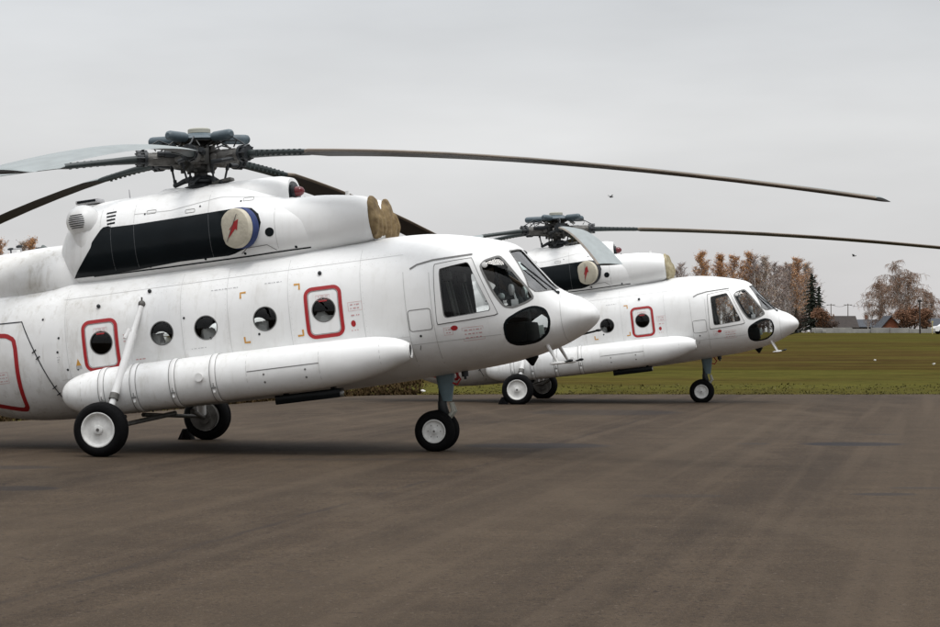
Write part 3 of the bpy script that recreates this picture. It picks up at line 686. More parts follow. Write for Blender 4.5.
    for sy in (-.41, .41):
        w = MB(BT); w.loft(Profile(NAC, y0=sy), frange(2.0, 3.7, .08)+[3.74, 3.77, 3.79], 56, 0)
        w.lathe((3.785, sy, 2.92), (1, 0, 0), [(0, .27), (.02, .27), (.02, .0)], 32, 1)
        w.build('engine_nacelle', [WHITE2, DARK], root, ang=55)
    for sd in (-1, 1):
        C_ = on(COWL, .004, sd)
        w = MB(BT); ol = [(-.74, 2.615), (-.55, 2.80), (-.40, 2.97), (-.36, 3.02), (-.335, 3.09), (-.19, 3.26), (-.15, 3.29), (-.07, 3.30), (-.02, 3.275), (.38, 3.265), (1.05, 3.275), (1.7, 3.29), (1.98, 3.30), (2.12, 3.27), (2.22, 3.17), (2.255, 3.04), (2.22, 2.92), (2.13, 2.80), (1.98, 2.70), (1.80, 2.645), (1.70, 2.63), (.97, 2.64), (.33, 2.61), (-.3, 2.60)]
        patch(w, ol, C_, .06, 0)
        w.build('soot_panel', [BLACK], ck)
        w = MB(BT); C2 = on(COWL, .0065, sd); C3 = on(COWL, .004, sd)
        for x in (-.03, .335, 1.48):
            seam(w, [(x, 3.26), (x, 2.64)], C2, .008, 3)
            seam(w, [(x, 3.62 if x > 1 else 3.66), (x, 3.29)], C3, .007, 1)
        seam(w, [(-.2, 3.62), (-.2, 3.30)], C3, .007, 1)
        seam(w, [(2.45, 3.3), (2.45, 2.64)], C3, .008, 1)
        seam(w, [(.34, 3.42), (.9, 3.40), (1.65, 3.50), (2.4, 3.42)], C3, .008, 1)
        seam(w, [(-.4, 2.60), (.8, 2.585), (2.0, 2.585), (2.9, 2.60)], C2, .018, 2)
        seam(w, [(1.9, 2.63), (2.0, 2.70), (2.3, 2.71), (2.42, 2.62)], C2, .009, 0)
        patch(w, circ(2.366, 2.885, .065, 20), C3, 1, 2)
        for k in range(4):
            z = 3.50-.056*k; strip(w, [(-.12+.01*k, z-.004), (.035, z+.004)], .026, C3, m=2)
        for x, z in ((1.2, 3.35), (.6, 3.42), (2.05, 3.42)): strip(w, rrect(x-.07, x+.07, z-.025, z+.025, .01, 2), .007, C3, True, 0)
        for x in (.5, 1.35, 1.95, 2.7):
            patch(w, circ(x, 3.40, .014, 8), C2, 1, 2); patch(w, circ(x, 2.63, .02, 8), C2, 1, 2)
        w.build('cowling_seams', [SEAM, FAINT, BLACK, PSEAM], ck, smooth=False)
        w = MB(BT)    # exhaust stub
        c = Vector((1.98, sd*.78, 2.985)); d = Vector((-.48, sd*.875, 0)); w.lathe(c, d, [(0, .27), (.13, .27), (.14, .25), (.10, .23)], 40, 0)
        w.build('exhaust_pipe', [DARK], root)
        w = MB(BT)    # round air intake of the auxiliary power unit
        w.ball((-.50, sd*.66, 3.43), (.255, .26, .245), 28); w.path([(-.50, sd*.62, 3.40), (-.45, sd*.60, 3.1), (-.42, sd*.58, 2.75)], [.22, .24, .22], 20)
        pod = w.build('air_intake_pod', [WHITE2], root, ang=60)
        w = MB(BT)
        for k in range(7):
            z = 3.33+.031*k; hw = .125*math.sqrt(max(.1, 1-((z-3.425)/.14)**2)) if abs(z-3.425) < .135 else .05
            P = []
            for t in range(9):
                x = -.52-hw+2*hw*t/8; q = 1-((x+.5)/.255)**2-((z-3.43)/.245)**2; P.append((x, sd*(.66+.26*math.sqrt(max(q, .02))+.002), z))
            w.path(P, .007, 6)
        w.build('intake_grille', [DARK], pod)
    w = MB(BT); w.box((-.55, -.2, 3.755), (.36, .30, .07), bevel=.03, m=0); w.box((-.55, -.352, 3.757), (.29, .01, .035), m=1); w.build('vent_scoop', [GREYL, BLACK], root)
    w = MB(BT); w.tube((-1.02, -.35, 3.05), (-.85, -.35, 3.10), .06, n=16); w.build('drain_stub', [WHITE2], root)
    w = MB(BT); w.box((1.5, -.05, 3.80), (.3, .2, .05), bevel=.02, rot=Matrix.Rotation(R(-6), 3, 'Y')); w.build('lift_eye_cover', [STEEL], root)
    w = MB(BT); w.tube((3.45, -.41, 3.28), (3.45, -.41, 3.36), .03, n=12); w.build('intake_probe', [CLEAN], root)
    # ---- outboard tanks
    for sd in (-1, 1):
        w = MB(BT); w.loft(TANK, [-.80, -.79, -.775, -.75, -.72, -.68, -.63, -.57, -.5, -.42, -.3]+frange(-.2, 4.15, .1)+[4.2, 4.25, 4.29, 4.31, 4.33], 56, 0, mirror=sd > 0)
        for x in (.3, 1.7, 3.1): w.box((x, sd*1.12, 1.02), (.16, .5, .16), bevel=.02)
        tk = w.build('fuel_tank', [WHITE], root, ang=55)
        w = MB(BT); w.lathe((4.325, sd*1.42, .945), (1, 0, 0), [(0, .108), (.016, .108), (.016, .085), (-.004, .08), (.006, .078), (.006, 0)], 24, 1, ms=[0, 0, 0, 1, 1]); w.build('heater_inlet', [CLEAN, BLACK], tk)
        for x in (-.1, .38, .96, 1.56):
            w = MB(BT); V = []
            for xx in (x-.038, x-.030, x+.030, x+.038):
                rg = TANK.ring(xx, 48); e = .004 if xx in (x-.038, x+.038) else .010
                yc = TANK.y0; V += [(a, ((b-yc)*(1+e/.33)+yc)*(1 if sd < 0 else -1), .9+(c-.9)*(1+e/.33)) for a, b, c in rg]
            w.add(V, [(i*48+k, i*48+(k+1) % 48, (i+1)*48+(k+1) % 48, (i+1)*48+k) for i in range(3) for k in range(48)], 0)
            for xx in (x-.042, x+.042):
                V = []
                for q in (-.004, .004):
                    V += [(a, ((b-TANK.y0)*1.02+TANK.y0)*(1 if sd < 0 else -1), .9+(c-.9)*1.02) for a, b, c in TANK.ring(xx+q, 48)]
                w.add(V, [(k, (k+1) % 48, 48+(k+1) % 48, 48+k) for k in range(48)], 1)
            y = sd*(1.42+.33); w.box((x, y+sd*.0, .84), (.035, .02, .10), m=0, bevel=.006); w.box((x, y-sd*.005, .76), (.06, .02, .025), m=1); w.box((x, y-sd*.015, .72), (.03, .02, .05), m=0); w.tube((x, y+sd*.008, .78), (x, y+sd*.008, .83), .008, n=6, m=1)
            w.build('tank_strap', [CLEAN, SEAM], tk)
        w = MB(BT); Tn = lambda x, z: (x, sd*(TANK.hy(x, z)+1.42+.003), z)
        for x in (2.05, 3.1, 3.95, -.42): seam(w, [(x, TANK.zt(x)-.02), (x, 1.15 if TANK.zt(x) > 1.18 else TANK.zt(x)-.03), (x, .9), (x, TANK.zb(x)+.03)], Tn, .006, 1)
        seam(w, [(1.57, .90), (3.1, .91)] if False else [(2.06, .925), (3.10, .925)], Tn, .012, 0); seam(w, [(3.1, .925), (3.1, .62)], Tn, .006, 1)
        for x in (2.3, 2.9): patch(w, circ(x, .86, .016, 8), Tn, 1, 0); patch(w, circ(x, .75, .016, 8), Tn, 1, 0)
        w.build('tank_seams', [SEAM, FAINT], tk, smooth=False)
        w = MB(BT); w.tube((1.36, sd*1.66, .93), (1.38, sd*1.80, .93), .055, .05, 18); w.tube((1.38, sd*1.80, .93), (1.38, sd*1.82, .93), .06, n=18); w.build('filler_cap', [CLEAN], tk)
        w = MB(BT); w.box((2.74, sd*1.12, .485), (.95, .26, .13), bevel=.015); w.box((2.4, sd*1.12, .58), (.06, .1, .10)); w.box((3.1, sd*1.12, .58), (.06, .1, .10)); w.build('flare_rack', [BLACK], root) if sd < 0 else None
    # ---- main landing gear
    for sd in (-1, 1):
        w = MB(); A = Vector(BT((.436, sd*1.17, 2.084))); Bq = Vector((-.02, sd*2.04, .42)); D = Bq-A; P = lambda t: A+D*t
        w.tube(P(0), P(.30), .036, .042, 14); w.tube(P(.25), P(.76), .058, n=20); w.tube(P(.745), P(.79), .068, n=20, m=1); w.tube(P(.79), P(.88), .045, n=16); w.tube(P(.86), P(1.0), .072, n=20); w.tube(P(.90), P(.915), .078, n=20)
        w.ball(P(0), .055, 12, m=1); w.tube(P(.26), P(.30), .055, n=16); w.tube(P(.24)+Vector((-.05, 0, .05)), P(.30)+Vector((-.09, 0, .02)), .035, n=10); w.tube(P(0)+Vector((0, 0, 0)), P(0)+Vector((0, 0, .10)), .012, n=6, m=1)
        ls = w.build('shock_strut', [CLEAN, STEEL], root)
        w = MB(); w.tube((0, sd*1.92, .38), (0, sd*2.28, .38), .045, n=14); w.tube((0, sd*2.0, .38), (.40, sd*.38, .53), .032, .036, 14); w.tube((0, sd*1.98, .38), (-.38, sd*.38, .47), .028, .034, 14)
        w.tube((.0, sd*1.95, .40), (.20, sd*1.2, .47), .018, n=8); w.tube((0, sd*2.06, .38), (0, sd*2.145, .38), .224, n=36); w.tube((0, sd*2.04, .38), (0, sd*2.06, .38), .12, n=24)
        w.build('axle_strut', [STEEL], root)
        wheel('main_wheel', (0, sd*2.255, .375), .38, .27, .238, root, sd)
    # ---- nose gear
    w = MB(); T1 = Vector(BT((4.36, 0, .58))); T2 = Vector(BT((4.60, 0, .58)))
    V = []
    for x0, x1, t, z in ((4.235, 4.515, .10, 1.12), (4.275, 4.50, .085, .92), (4.34, 4.475, .065, .72)):
        for i in range(20):
            a = 2*math.pi*i/20; V.append(((x0+x1)/2+(x1-x0)/2*math.copysign(abs(math.cos(a))**.6, math.cos(a)), t*math.copysign(abs(math.sin(a))**.6, math.sin(a)), z))
    w.add(V, [(i*20+k, i*20+(k+1) % 20, (i+1)*20+(k+1) % 20, (i+1)*20+k) for i in range(2) for k in range(20)]+[tuple(range(20))[::-1], tuple(40+k for k in range(20))])
    ng = w.build('nose_leg', [BLUEG], root)
    w = MB(); w.tube((4.33, 0, 1.1), (4.33, 0, .66), .055, n=16); w.path([(4.33, 0, .72), (4.34, 0, .62), (4.38, 0, .56), (4.36, 0, .50)], [.065, .075, .055, .045], 16); w.tube((4.36, 0, .55), (4.262, 0, .2975), .04, n=12); w.build('oleo', [DARK], ng)
    w = MB(); w.path([(4.47, -.05, .70), (4.51, -.06, .58), (4.43, -.05, .48), (4.33, -.03, .36)], [.028, .035, .035, .04], 12); w.path([(4.47, .05, .70), (4.51, .06, .58), (4.43, .05, .48), (4.33, .03, .36)], [.028, .035, .035, .04], 12)
    w.tube((4.258, -.14, .2975), (4.258, .14, .2975), .03, n=12); w.tube((4.40, -.07, .50), (4.40, .07, .50), .03, n=10); w.build('torque_link', [CAP], ng)
    for sd in (-1, 1): wheel('nose_wheel', (4.258, sd*.135, .2925), .2975, .20, .165, root, sd)
    # ---- under-nose fittings
    w = MB(BT); w.lathe((5.77, 0, .68), (0, 0, -1), [(0, .10), (.03, .10), (.07, .07), (.14, .02), (.145, 0)], 20); w.build('landing_light', [BLACK], root)
    w = MB(BT); w.tube((4.80, -.15, .60), (4.80, -.15, .50), .05, n=14); w.tube((4.80, -.15, .50), (4.80, -.15, .46), .02, n=10); w.build('underside_drain', [DARK], root)
    w = MB(BT); w.path([(4.66, -.12, .58), (4.72, -.12, .47), (4.78-.12, -.12, .40), (4.60, -.12, .43)], .014, 8); w.build('red_strap', [RED], root)
    for sd in (-1, 1):
        w = MB(BT); w.path([(6.08, sd*.50, .84), (6.22, sd*.53, .53)], [.03, .018], 12, 0); w.ball((6.22, sd*.53, .53), (.12, .035, .022), 14); w.tube((6.28, sd*.53, .53), (6.42, sd*.53, .545), .012, n=8, m=1); w.ball((6.40, sd*.53, .545), (.04, .02, .02), 10, m=1)
        w.build('pitot_probe', [CLEAN, DARK], root)
    w = MB(BT); w.tube((6.35, .18, .88), (6.75, .18, .93), .014, n=8); w.ball((6.75, .18, .93), (.05, .02, .02), 10); w.build('nose_sensor', [DARK], root)
    # ---- rotor
    hub = (.65, 0, 4.305)
    rotor_head(root, hub, waz)
    for az, dr, pt in blades: blade(root, az, dr, pt, hub)
    return root

def remeshed(mb, name, mats, parent=None, vox=.025, seed=0, amp=.014, sc=9):
    o = mb.build('t', mats); md = o.modifiers.new('r', 'REMESH'); md.mode = 'VOXEL'; md.voxel_size = vox
    dg = bpy.context.evaluated_depsgraph_get(); dg.update(); me = bpy.data.meshes.new_from_object(o.evaluated_get(dg)); bpy.data.objects.remove(o)
    ns = [v.normal.copy() for v in me.vertices]
    for v, n in zip(me.vertices, ns): v.co += n*amp*noise.noise(v.co*sc+Vector((seed, 0, 0)))
    me.polygons.foreach_set('use_smooth', [True]*len(me.polygons)); me.name = name
    q = bpy.data.objects.new(name, me); col.objects.link(q)
    if parent: q.parent = parent
    return q
def covers(place, sfx, tilt, quilt, band):
    """cloth covers pushed into the engine inlets and over the exhaust: things of their own, set on the machine"""
    M = place.matrix_basis if False else None
    res = []
    root = place
    for k, sy in ((0, -.41), (1, .41)):
        w = MB(BT); w.ball((3.80, sy, 2.93), (.085, .31, .325), 24); 
        for j in range(3): w.ball((3.83+.02*j, sy-.17+.16*j, 2.85-.04*(j % 2)), (.08, .065, .20), 16, rot=Matrix.Rotation(R(6*(j-1)), 3, 'X'))
        pass
        o = remeshed(w, 'inlet_cover', [quilt], seed=k*3+sfx)
        o.location = root.location; o.rotation_euler = root.rotation_euler; res.append(o)
    e = empty('exhaust_cover', root.location, root.rotation_euler[2])
    n = Vector((-.48, -.875, 0)).normalized(); b = Vector((1.985, -.83, 2.995))
    w = MB(BT); w.lathe(b, n, [(.08, .285), (.17, .288), (.205, .278), (.225, .24), (.236, .15), (.238, 0)], 48, 0, su=1.06, sw=1.0)
    # the lathe's first radius direction is horizontal, the second vertical
    o = w.build('cloth_front', [COVER], e); 
    w = MB(BT); w.lathe(b, n, [(.0, .28), (.02, .295), (.125, .297), (.13, .285)], 48, 0, su=1.06, sw=1.0); w.build('cloth_band', [band], e)
    w = MB(BT); u = Vector((0, 0, 1)); h = n.cross(u)
    def q(a, c, off=.242): a, c = a*math.cos(tilt)-c*math.sin(tilt), a*math.sin(tilt)+c*math.cos(tilt); return b+n*off-h*a+u*c
    z = [(.09, .15), (.095, -.01), (.06, .005), (-.06, -.16), (-.03, -.02), (-.065, -.035), (.02, .10)]
    w.add([q(*p) for p in z]+[q(*p, .232) for p in z], [tuple(range(7)), tuple(range(7, 14))[::-1]]+[(i, (i+1) % 7, 7+(i+1) % 7, 7+i) for i in range(7)]); w.build('red_arrow', [RED], e, smooth=False)
    w = MB(BT); w.path([q(.05, .22, .243), q(0, .06, .243), q(-.08, -.22, .243)], .005, 6); w.build('drawstring', [SEAM], e)
    res.append(e)
    return res
# ---------------------------------------------------------------- ground
def gz(x, y):
    """field: level behind the apron, then a long gentle rise"""
    r = max(0.0, y-58)/192; z = 1.72*min(r, 1.0)**1.0
    if y > 250: z += (y-250)*.0006
    z += .10*noise.noise(Vector((x*.045, y*.03, 0)))*min(1, max(0, y-57)/25) if y < 240 else 0
    return z
ys = frange(-60, 50, 10)+frange(50, 70, 1)[1:]+frange(70, 130, 2)[1:]+frange(130, 260, 5)[1:]+[280, 320, 400, 600, 1000, 2000, 4500]
xs = [-3000, -1500, -800, -400, -250, -160]+frange(-120, 120, 4)+[160, 250, 400, 800, 1500, 3000]
w = MB(); w.v = [(x, y, gz(x, y) if y > 50 else 0) for y in ys for x in xs]
nx = len(xs); w.f = [(j*nx+i, j*nx+i+1, (j+1)*nx+i+1, (j+1)*nx+i) for j in range(len(ys)-1) for i in range(nx-1)]; w.m = [0]*len(w.f)
fm = bpy.data.materials.new('field_soil_grass'); fm.use_nodes = True; t = fm.node_tree; b = t.nodes['Principled BSDF']; b.inputs['Roughness'].default_value = 1; b.inputs['Specular IOR Level'].default_value = 0
def chain(t, sc, lo, hi, st=(1, 1, 1), det=8, rough=.6):
    tcn = t.nodes.new('ShaderNodeTexCoord'); m = t.nodes.new('ShaderNodeMapping'); m.inputs['Scale'].default_value = st; n = t.nodes.new('ShaderNodeTexNoise'); n.inputs['Scale'].default_value = sc; n.inputs['Detail'].default_value = det; n.inputs['Roughness'].default_value = rough
    r = t.nodes.new('ShaderNodeMapRange'); r.inputs[1].default_value = lo; r.inputs[2].default_value = hi
    t.links.new(tcn.outputs['Object'], m.inputs[0]); t.links.new(m.outputs[0], n.inputs[0]); t.links.new(n.outputs[0], r.inputs[0]); return r.outputs[0]
def mixc(t, f, a, b_, blend='MIX'):
    m = t.nodes.new('ShaderNodeMix'); m.data_type = 'RGBA'; m.blend_type = blend
    for k, q in ((0, f), (6, a), (7, b_)):
        if hasattr(q, 'links'): t.links.new(q, m.inputs[k])
        else: m.inputs[k].default_value = q if k == 0 else (*q, 1)
    return m.outputs[2]
# broad bands: green by the apron, dead brown growth beyond, dull green further up
tcn = t.nodes.new('ShaderNodeTexCoord'); sx = t.nodes.new('ShaderNodeSeparateXYZ'); t.links.new(tcn.outputs['Object'], sx.inputs[0])
nw = chain(t, .05, .3, .7, (1, 1, 1), 5)
def math_(t, op, a, b_, clamp=False):
    m = t.nodes.new('ShaderNodeMath'); m.operation = op; m.use_clamp = clamp
    for k, q in ((0, a), (1, b_)):
        if hasattr(q, 'links'): t.links.new(q, m.inputs[k])
        else: m.inputs[k].default_value = q
    return m.outputs[0]
yy = math_(t, 'ADD', sx.outputs[1], math_(t, 'MULTIPLY', nw, 26))
rp = t.nodes.new('ShaderNodeValToRGB'); mrr = t.nodes.new('ShaderNodeMapRange'); mrr.inputs[1].default_value = 50; mrr.inputs[2].default_value = 250; t.links.new(yy, mrr.inputs[0]); t.links.new(mrr.outputs[0], rp.inputs[0])
GA, GB, BR, BR2, GC = (.068, .064, .018), (.052, .047, .012), (.044, .028, .012), (.056, .036, .015), (.056, .050, .014)
cr = rp.color_ramp; cr.elements[0].position = .0; cr.elements[0].color = (*GA, 1); cr.elements[1].position = 1; cr.elements[1].color = (*GC, 1)
for p, c in ((.13, GA), (.21, GB), (.27, BR), (.40, BR2), (.47, GB), (.54, BR), (.66, GC)):
    e = cr.elements.new(p); e.color = (*c, 1)
c0 = mixc(t, chain(t, .07, .44, .62, (.4, 1, 1), 6, .65), rp.outputs[0], (.050, .032, .012))
c1 = mixc(t, math_(t, 'MULTIPLY', chain(t, .3, .44, .70, (.35, 1, 1), 8, .7), .8), c0, (.090, .082, .020))
c2 = mixc(t, chain(t, 1.1, .50, .78, (.8, 1, 1), 8, .75), c1, (.022, .023, .007))
c3 = mixc(t, chain(t, 5, .55, .95, (1, 1, 1), 6, .8), c2, (.10, .08, .028))
t.links.new(c3, b.inputs['Base Color'])
bp = t.nodes.new('ShaderNodeBump'); bp.inputs['Strength'].default_value = .35; bp.inputs['Distance'].default_value = .2; t.links.new(chain(t, 2.2, 0, 1, det=10, rough=.75), bp.inputs['Height']); t.links.new(bp.outputs[0], b.inputs['Normal'])
MATS['field_soil_grass'] = fm
tag(w.build('field', [fm], ang=80, fixn=False), kind='structure')

# apron: one sheet of old asphalt, just proud of the field
EDGE = [(-70, 24), (-40, 28), (-20, 33), (-13, 35.6), (-10.5, 37), (-9, 38.2), (-7.6, 41), (-6.4, 45), (-5.2, 49.5), (-4, 52.6), (-2.6, 54.4), (-1, 55.1), (2, 55.3), (30, 55.4), (90, 55.6), (160, 56)]
def edge(x):
    for (a, b_), (c, d) in zip(EDGE, EDGE[1:]):
        if x <= c: return b_+(d-b_)*(x-a)/(c-a)
    return 56
w = MB(); rr = random.Random(3); px = frange(-70, -14, 4)+frange(-14, 60, .4)[1:]+frange(60, 160, 10)[1:]
top = [(x, edge(x)+rr.uniform(-.10, .10)+.35*noise.noise(Vector((x*.6, 0, 0)))) for x in px]; n = len(top)
w.v = [(x, y, .012) for x, y in top]+[(x, y+.05, -.01) for x, y in top]+[(x, -58, .012) for x, y in top]
w.f = [(i, i+1, 2*n+i+1, 2*n+i) for i in range(n-1)]+[(i, i+1, n+i+1, n+i) for i in range(n-1)]; w.m = [0]*len(w.f)
am = bpy.data.materials.new('old_asphalt'); am.use_nodes = True; t = am.node_tree; b = t.nodes['Principled BSDF']
base = mixc(t, chain(t, .16, .3, .7, (1, 1, 1), 7, .6), (.058, .041, .027), (.038, .027, .018))
base = mixc(t, chain(t, .9, .45, .8, (.6, 1.6, 1), 7, .65), base, (.080, .058, .038))
base = mixc(t, chain(t, 3.2, .55, .85, (1, 1, 1), 6, .7), base, (.032, .024, .018))
base = mixc(t, chain(t, 38, .48, .64, (1, 1, 1), 4, .7), base, (.026, .019, .014))
base = mixc(t, chain(t, 90, .60, .72, (1, 1, 1), 2, .5), base, (.12, .095, .075))
base = mixc(t, chain(t, 7, .68, .74, (1, 1, 1), 5, .6), base, (.026, .021, .019))
def rchain(t, sc, lo, hi, rot, st, det=6, rough=.6):
    tcn = t.nodes.new('ShaderNodeTexCoord'); m0 = t.nodes.new('ShaderNodeMapping'); m0.inputs['Rotation'].default_value = (0, 0, rot); m = t.nodes.new('ShaderNodeMapping'); m.inputs['Scale'].default_value = st; n = t.nodes.new('ShaderNodeTexNoise'); n.inputs['Scale'].default_value = sc; n.inputs['Detail'].default_value = det; n.inputs['Roughness'].default_value = rough
    r = t.nodes.new('ShaderNodeMapRange'); r.inputs[1].default_value = lo; r.inputs[2].default_value = hi
    t.links.new(tcn.outputs['Object'], m0.inputs[0]); t.links.new(m0.outputs[0], m.inputs[0]); t.links.new(m.outputs[0], n.inputs[0]); t.links.new(n.outputs[0], r.inputs[0]); return r.outputs[0]
base = mixc(t, math_(t, 'MULTIPLY', rchain(t, 1, .42, .75, R(13.5), (1.5, .07, 1), 7, .6), .8), base, (.030, .022, .016))
base = mixc(t, math_(t, 'MULTIPLY', rchain(t, 1, .50, .62, R(13.5), (2.6, .05, 1), 4, .5), .30), base, (.085, .063, .044))
base = mixc(t, math_(t, 'MULTIPLY', rchain(t, 1, .5, .8, R(-8), (.9, .16, 1), 7, .6), .6), base, (.090, .068, .047))
base = mixc(t, chain(t, 16, .60, .70, (1, 1, 1), 3, .6), base, (.022, .016, .013))
base = mixc(t, math_(t, 'MULTIPLY', chain(t, 24, .64, .72, (1, 1, 1), 3, .6), .7), base, (.13, .105, .085))
tcn = t.nodes.new('ShaderNodeTexCoord'); sx = t.nodes.new('ShaderNodeSeparateXYZ'); t.links.new(tcn.outputs['Object'], sx.inputs[0]); X, Y = sx.outputs[0], sx.outputs[1]
nn = chain(t, 2.5, 0, 1, (1, 1, 1), 6, .7); nl = chain(t, .5, 0, 1, (1, 1, 1), 5, .6)
def smooth(t, v, lo, hi):
    m = t.nodes.new('ShaderNodeMapRange'); m.interpolation_type = 'SMOOTHSTEP'; m.inputs[1].default_value = lo; m.inputs[2].default_value = hi; t.links.new(v, m.inputs[0]); return m.outputs[0]
rough = None; stains_shade = None  # pavement stains, with patches of shadow painted into the colour among them
for cx, cy, rx, ry, k, cc in ((5.9, 30.6, .85, .55, .9, 0), (4.35, 30.7, .28, .2, .6, 0), (4.4, 21.1, .36, .2, .8, 0), (4.95, 21.95, .34, .16, .7, 0), (1.0, 30.2, 1.2, .7, .75, 0), (-5.8, 25.3, .6, .35, .7, 0), (-5.0, 21.9, .5, .35, .6, 0), (2.9, 42.8, 1.7, 1.5, .55, 0), (6.9, 33.5, .3, .2, .5, 0), (-1.4, 26.9, 1.3, .25, .4, 0), (2.2, 20.9, .5, .25, .35, 0)):
    dx = math_(t, 'MULTIPLY', math_(t, 'SUBTRACT', X, cx), 1/rx); dy = math_(t, 'MULTIPLY', math_(t, 'SUBTRACT', Y, cy), 1/ry)
    d = math_(t, 'ADD', math_(t, 'MULTIPLY', dx, dx), math_(t, 'MULTIPLY', dy, dy)); d = math_(t, 'ADD', d, math_(t, 'MULTIPLY', nn, 1.1))
    s_ = math_(t, 'MULTIPLY', smooth(t, d, 1.75, 1.15), k)
    stains_shade = s_ if stains_shade is None else math_(t, 'MAXIMUM', stains_shade, s_)
base = mixc(t, stains_shade, base, (.017, .016, .018))
# paving joints and long cracks
cr_ = None
for x0, y0, k, wd, amp, st in ((-2.57, 14.4, .240, .020, .35, .6), (-3.3, 0, -1/12., .02, .3, .0), (9.5, 20, .30, .02, .4, .35), (-12.5, 20, .22, .02, .4, .3)):
    if st == 0: continue
    f_ = math_(t, 'SUBTRACT', math_(t, 'SUBTRACT', X, x0), math_(t, 'MULTIPLY', math_(t, 'SUBTRACT', Y, y0), k)); f_ = math_(t, 'ADD', f_, math_(t, 'MULTIPLY', math_(t, 'SUBTRACT', nl, .5), amp)); f_ = math_(t, 'ABSOLUTE', math_(t, 'ADD', f_, math_(t, 'MULTIPLY', math_(t, 'SUBTRACT', nn, .5), .12)), 0)
    s_ = math_(t, 'MULTIPLY', smooth(t, f_, .075, .0), st); cr_ = s_ if cr_ is None else math_(t, 'MAXIMUM', cr_, s_)
vo = t.nodes.new('ShaderNodeTexVoronoi'); vo.feature = 'DISTANCE_TO_EDGE'; vo.inputs['Scale'].default_value = .22; vm = t.nodes.new('ShaderNodeMapping'); vt = t.nodes.new('ShaderNodeTexCoord'); vn = t.nodes.new('ShaderNodeTexNoise'); vn.inputs['Scale'].default_value = 1.6; vn.inputs['Detail'].default_value = 6
va = t.nodes.new('ShaderNodeVectorMath'); va.operation = 'MULTIPLY_ADD'; t.links.new(vt.outputs['Object'], vn.inputs[0]); t.links.new(vn.outputs[1], va.inputs[0]); va.inputs[1].default_value = (1.2, 1.2, 0); t.links.new(vt.outputs['Object'], va.inputs[2]); t.links.new(va.outputs[0], vo.inputs[0])
cr_ = math_(t, 'MULTIPLY', cr_, chain(t, .7, .38, .6))
cr_ = math_(t, 'MAXIMUM', cr_, math_(t, 'MULTIPLY', math_(t, 'MULTIPLY', smooth(t, vo.outputs[0], .006, .0), chain(t, .25, .52, .62)), .8))
base = mixc(t, cr_, base, (.026, .021, .019))
# rolled lanes fanning away from the joint: slightly paler and darker passes of the paver
lane = t.nodes.new('ShaderNodeMath'); lane.operation = 'SINE'; t.links.new(math_(t, 'ADD', math_(t, 'MULTIPLY', math_(t, 'SUBTRACT', X, math_(t, 'MULTIPLY', Y, .24)), 1.6), math_(t, 'MULTIPLY', nl, 3.5)), lane.inputs[0])
base = mixc(t, math_(t, 'MULTIPLY', math_(t, 'ADD', lane.outputs[0], 1), .11), base, (.090, .067, .045))
t.links.new(base, b.inputs['Base Color'])
rg = math_(t, 'SUBTRACT', .88, math_(t, 'MULTIPLY', stains_shade, .10)); t.links.new(rg, b.inputs['Roughness']); b.inputs['Specular IOR Level'].default_value = .09
bp = t.nodes.new('ShaderNodeBump'); bp.inputs['Strength'].default_value = .55; bp.inputs['Distance'].default_value = .012; t.links.new(chain(t, 60, 0, 1, det=4, rough=.7), bp.inputs['Height']); t.links.new(bp.outputs[0], b.inputs['Normal'])
MATS['old_asphalt'] = am
tag(w.build('apron', [am], smooth=False, fixn=False), kind='structure')

# grass and dead stems standing along and behind the apron edge
GM = bpy.data.materials.new('grass_blades'); GM.use_nodes = True; t = GM.node_tree; b = t.nodes['Principled BSDF']; b.inputs['Roughness'].default_value = .9; b.inputs['Specular IOR Level'].default_value = .1
tcn = t.nodes.new('ShaderNodeTexCoord'); sx = t.nodes.new('ShaderNodeSeparateXYZ'); t.links.new(tcn.outputs['Object'], sx.inputs[0])
gf = math_(t, 'ADD', chain(t, .12, .38, .66, (.6, 1, 1), 7, .7), 0)
yb = smooth(t, sx.outputs[1], 74, 92); yb2 = math_(t, 'MULTIPLY', yb, .75)
t.links.new(mixc(t, chain(t, 3, .4, .6), mixc(t, math_(t, 'MAXIMUM', math_(t, 'MULTIPLY', gf, .55), math_(t, 'MULTIPLY', yb2, chain(t, .08, .36, .58, (.5, 1, 1), 6))), (.080, .076, .020), (.070, .046, .020)), (.095, .085, .032)), b.inputs['Base Color']); MATS['grass_blades'] = GM
rr = random.Random(11); w = MB(); V = []; F = []
def tuft(x, y, h, k):
    z = gz(x, y) if y > 50 else 0
    for _ in range(k):
        a = rr.uniform(0, 6.28); dx, dy = math.cos(a), math.sin(a); bx, by = x+rr.uniform(-.12, .12), y+rr.uniform(-.12, .12); hh = h*rr.uniform(.5, 1.2); l = rr.uniform(-1.6, 1.6)*hh; wd = .014+.0004*y
        o = len(V); V.extend([(bx-dx*wd, by-dy*wd, z-.02), (bx+dx*wd, by+dy*wd, z-.02), (bx+l*dy, by-l*dx, z+hh)]); F.append((o, o+1, o+2))
for _ in range(2600):
    u = rr.uniform(-80, 1030); y = 55.4+(rr.random()**2.6)*9; x = (u-470)/1990*y*1.02
    if x < -2 and y < 55: continue
    h = .03+.03*max(0, noise.noise(Vector((x*.2, y*.2, 3))))+(.0012*(y-55))
    if rr.random() < .02: h *= 2.2
    tuft(x, y, h, 4)
w.v = V; w.f = F; w.m = [0]*len(F)
tag(w.build('grass', [GM], smooth=False, weld=False, fixn=False), kind='stuff')
V = []; F = []; w = MB(); DEADW = mat('dead_weeds', (.060, .040, .020), .95, var=.6, scale=1.2, spec=0)
for _ in range(3600):
    x = rr.uniform(-16, -1.5); y = edge(x)+.1+rr.random()**1.5*14
    tuft(x, y, rr.uniform(.06, .16), 4)
w.v = V; w.f = F; w.m = [0]*len(F)
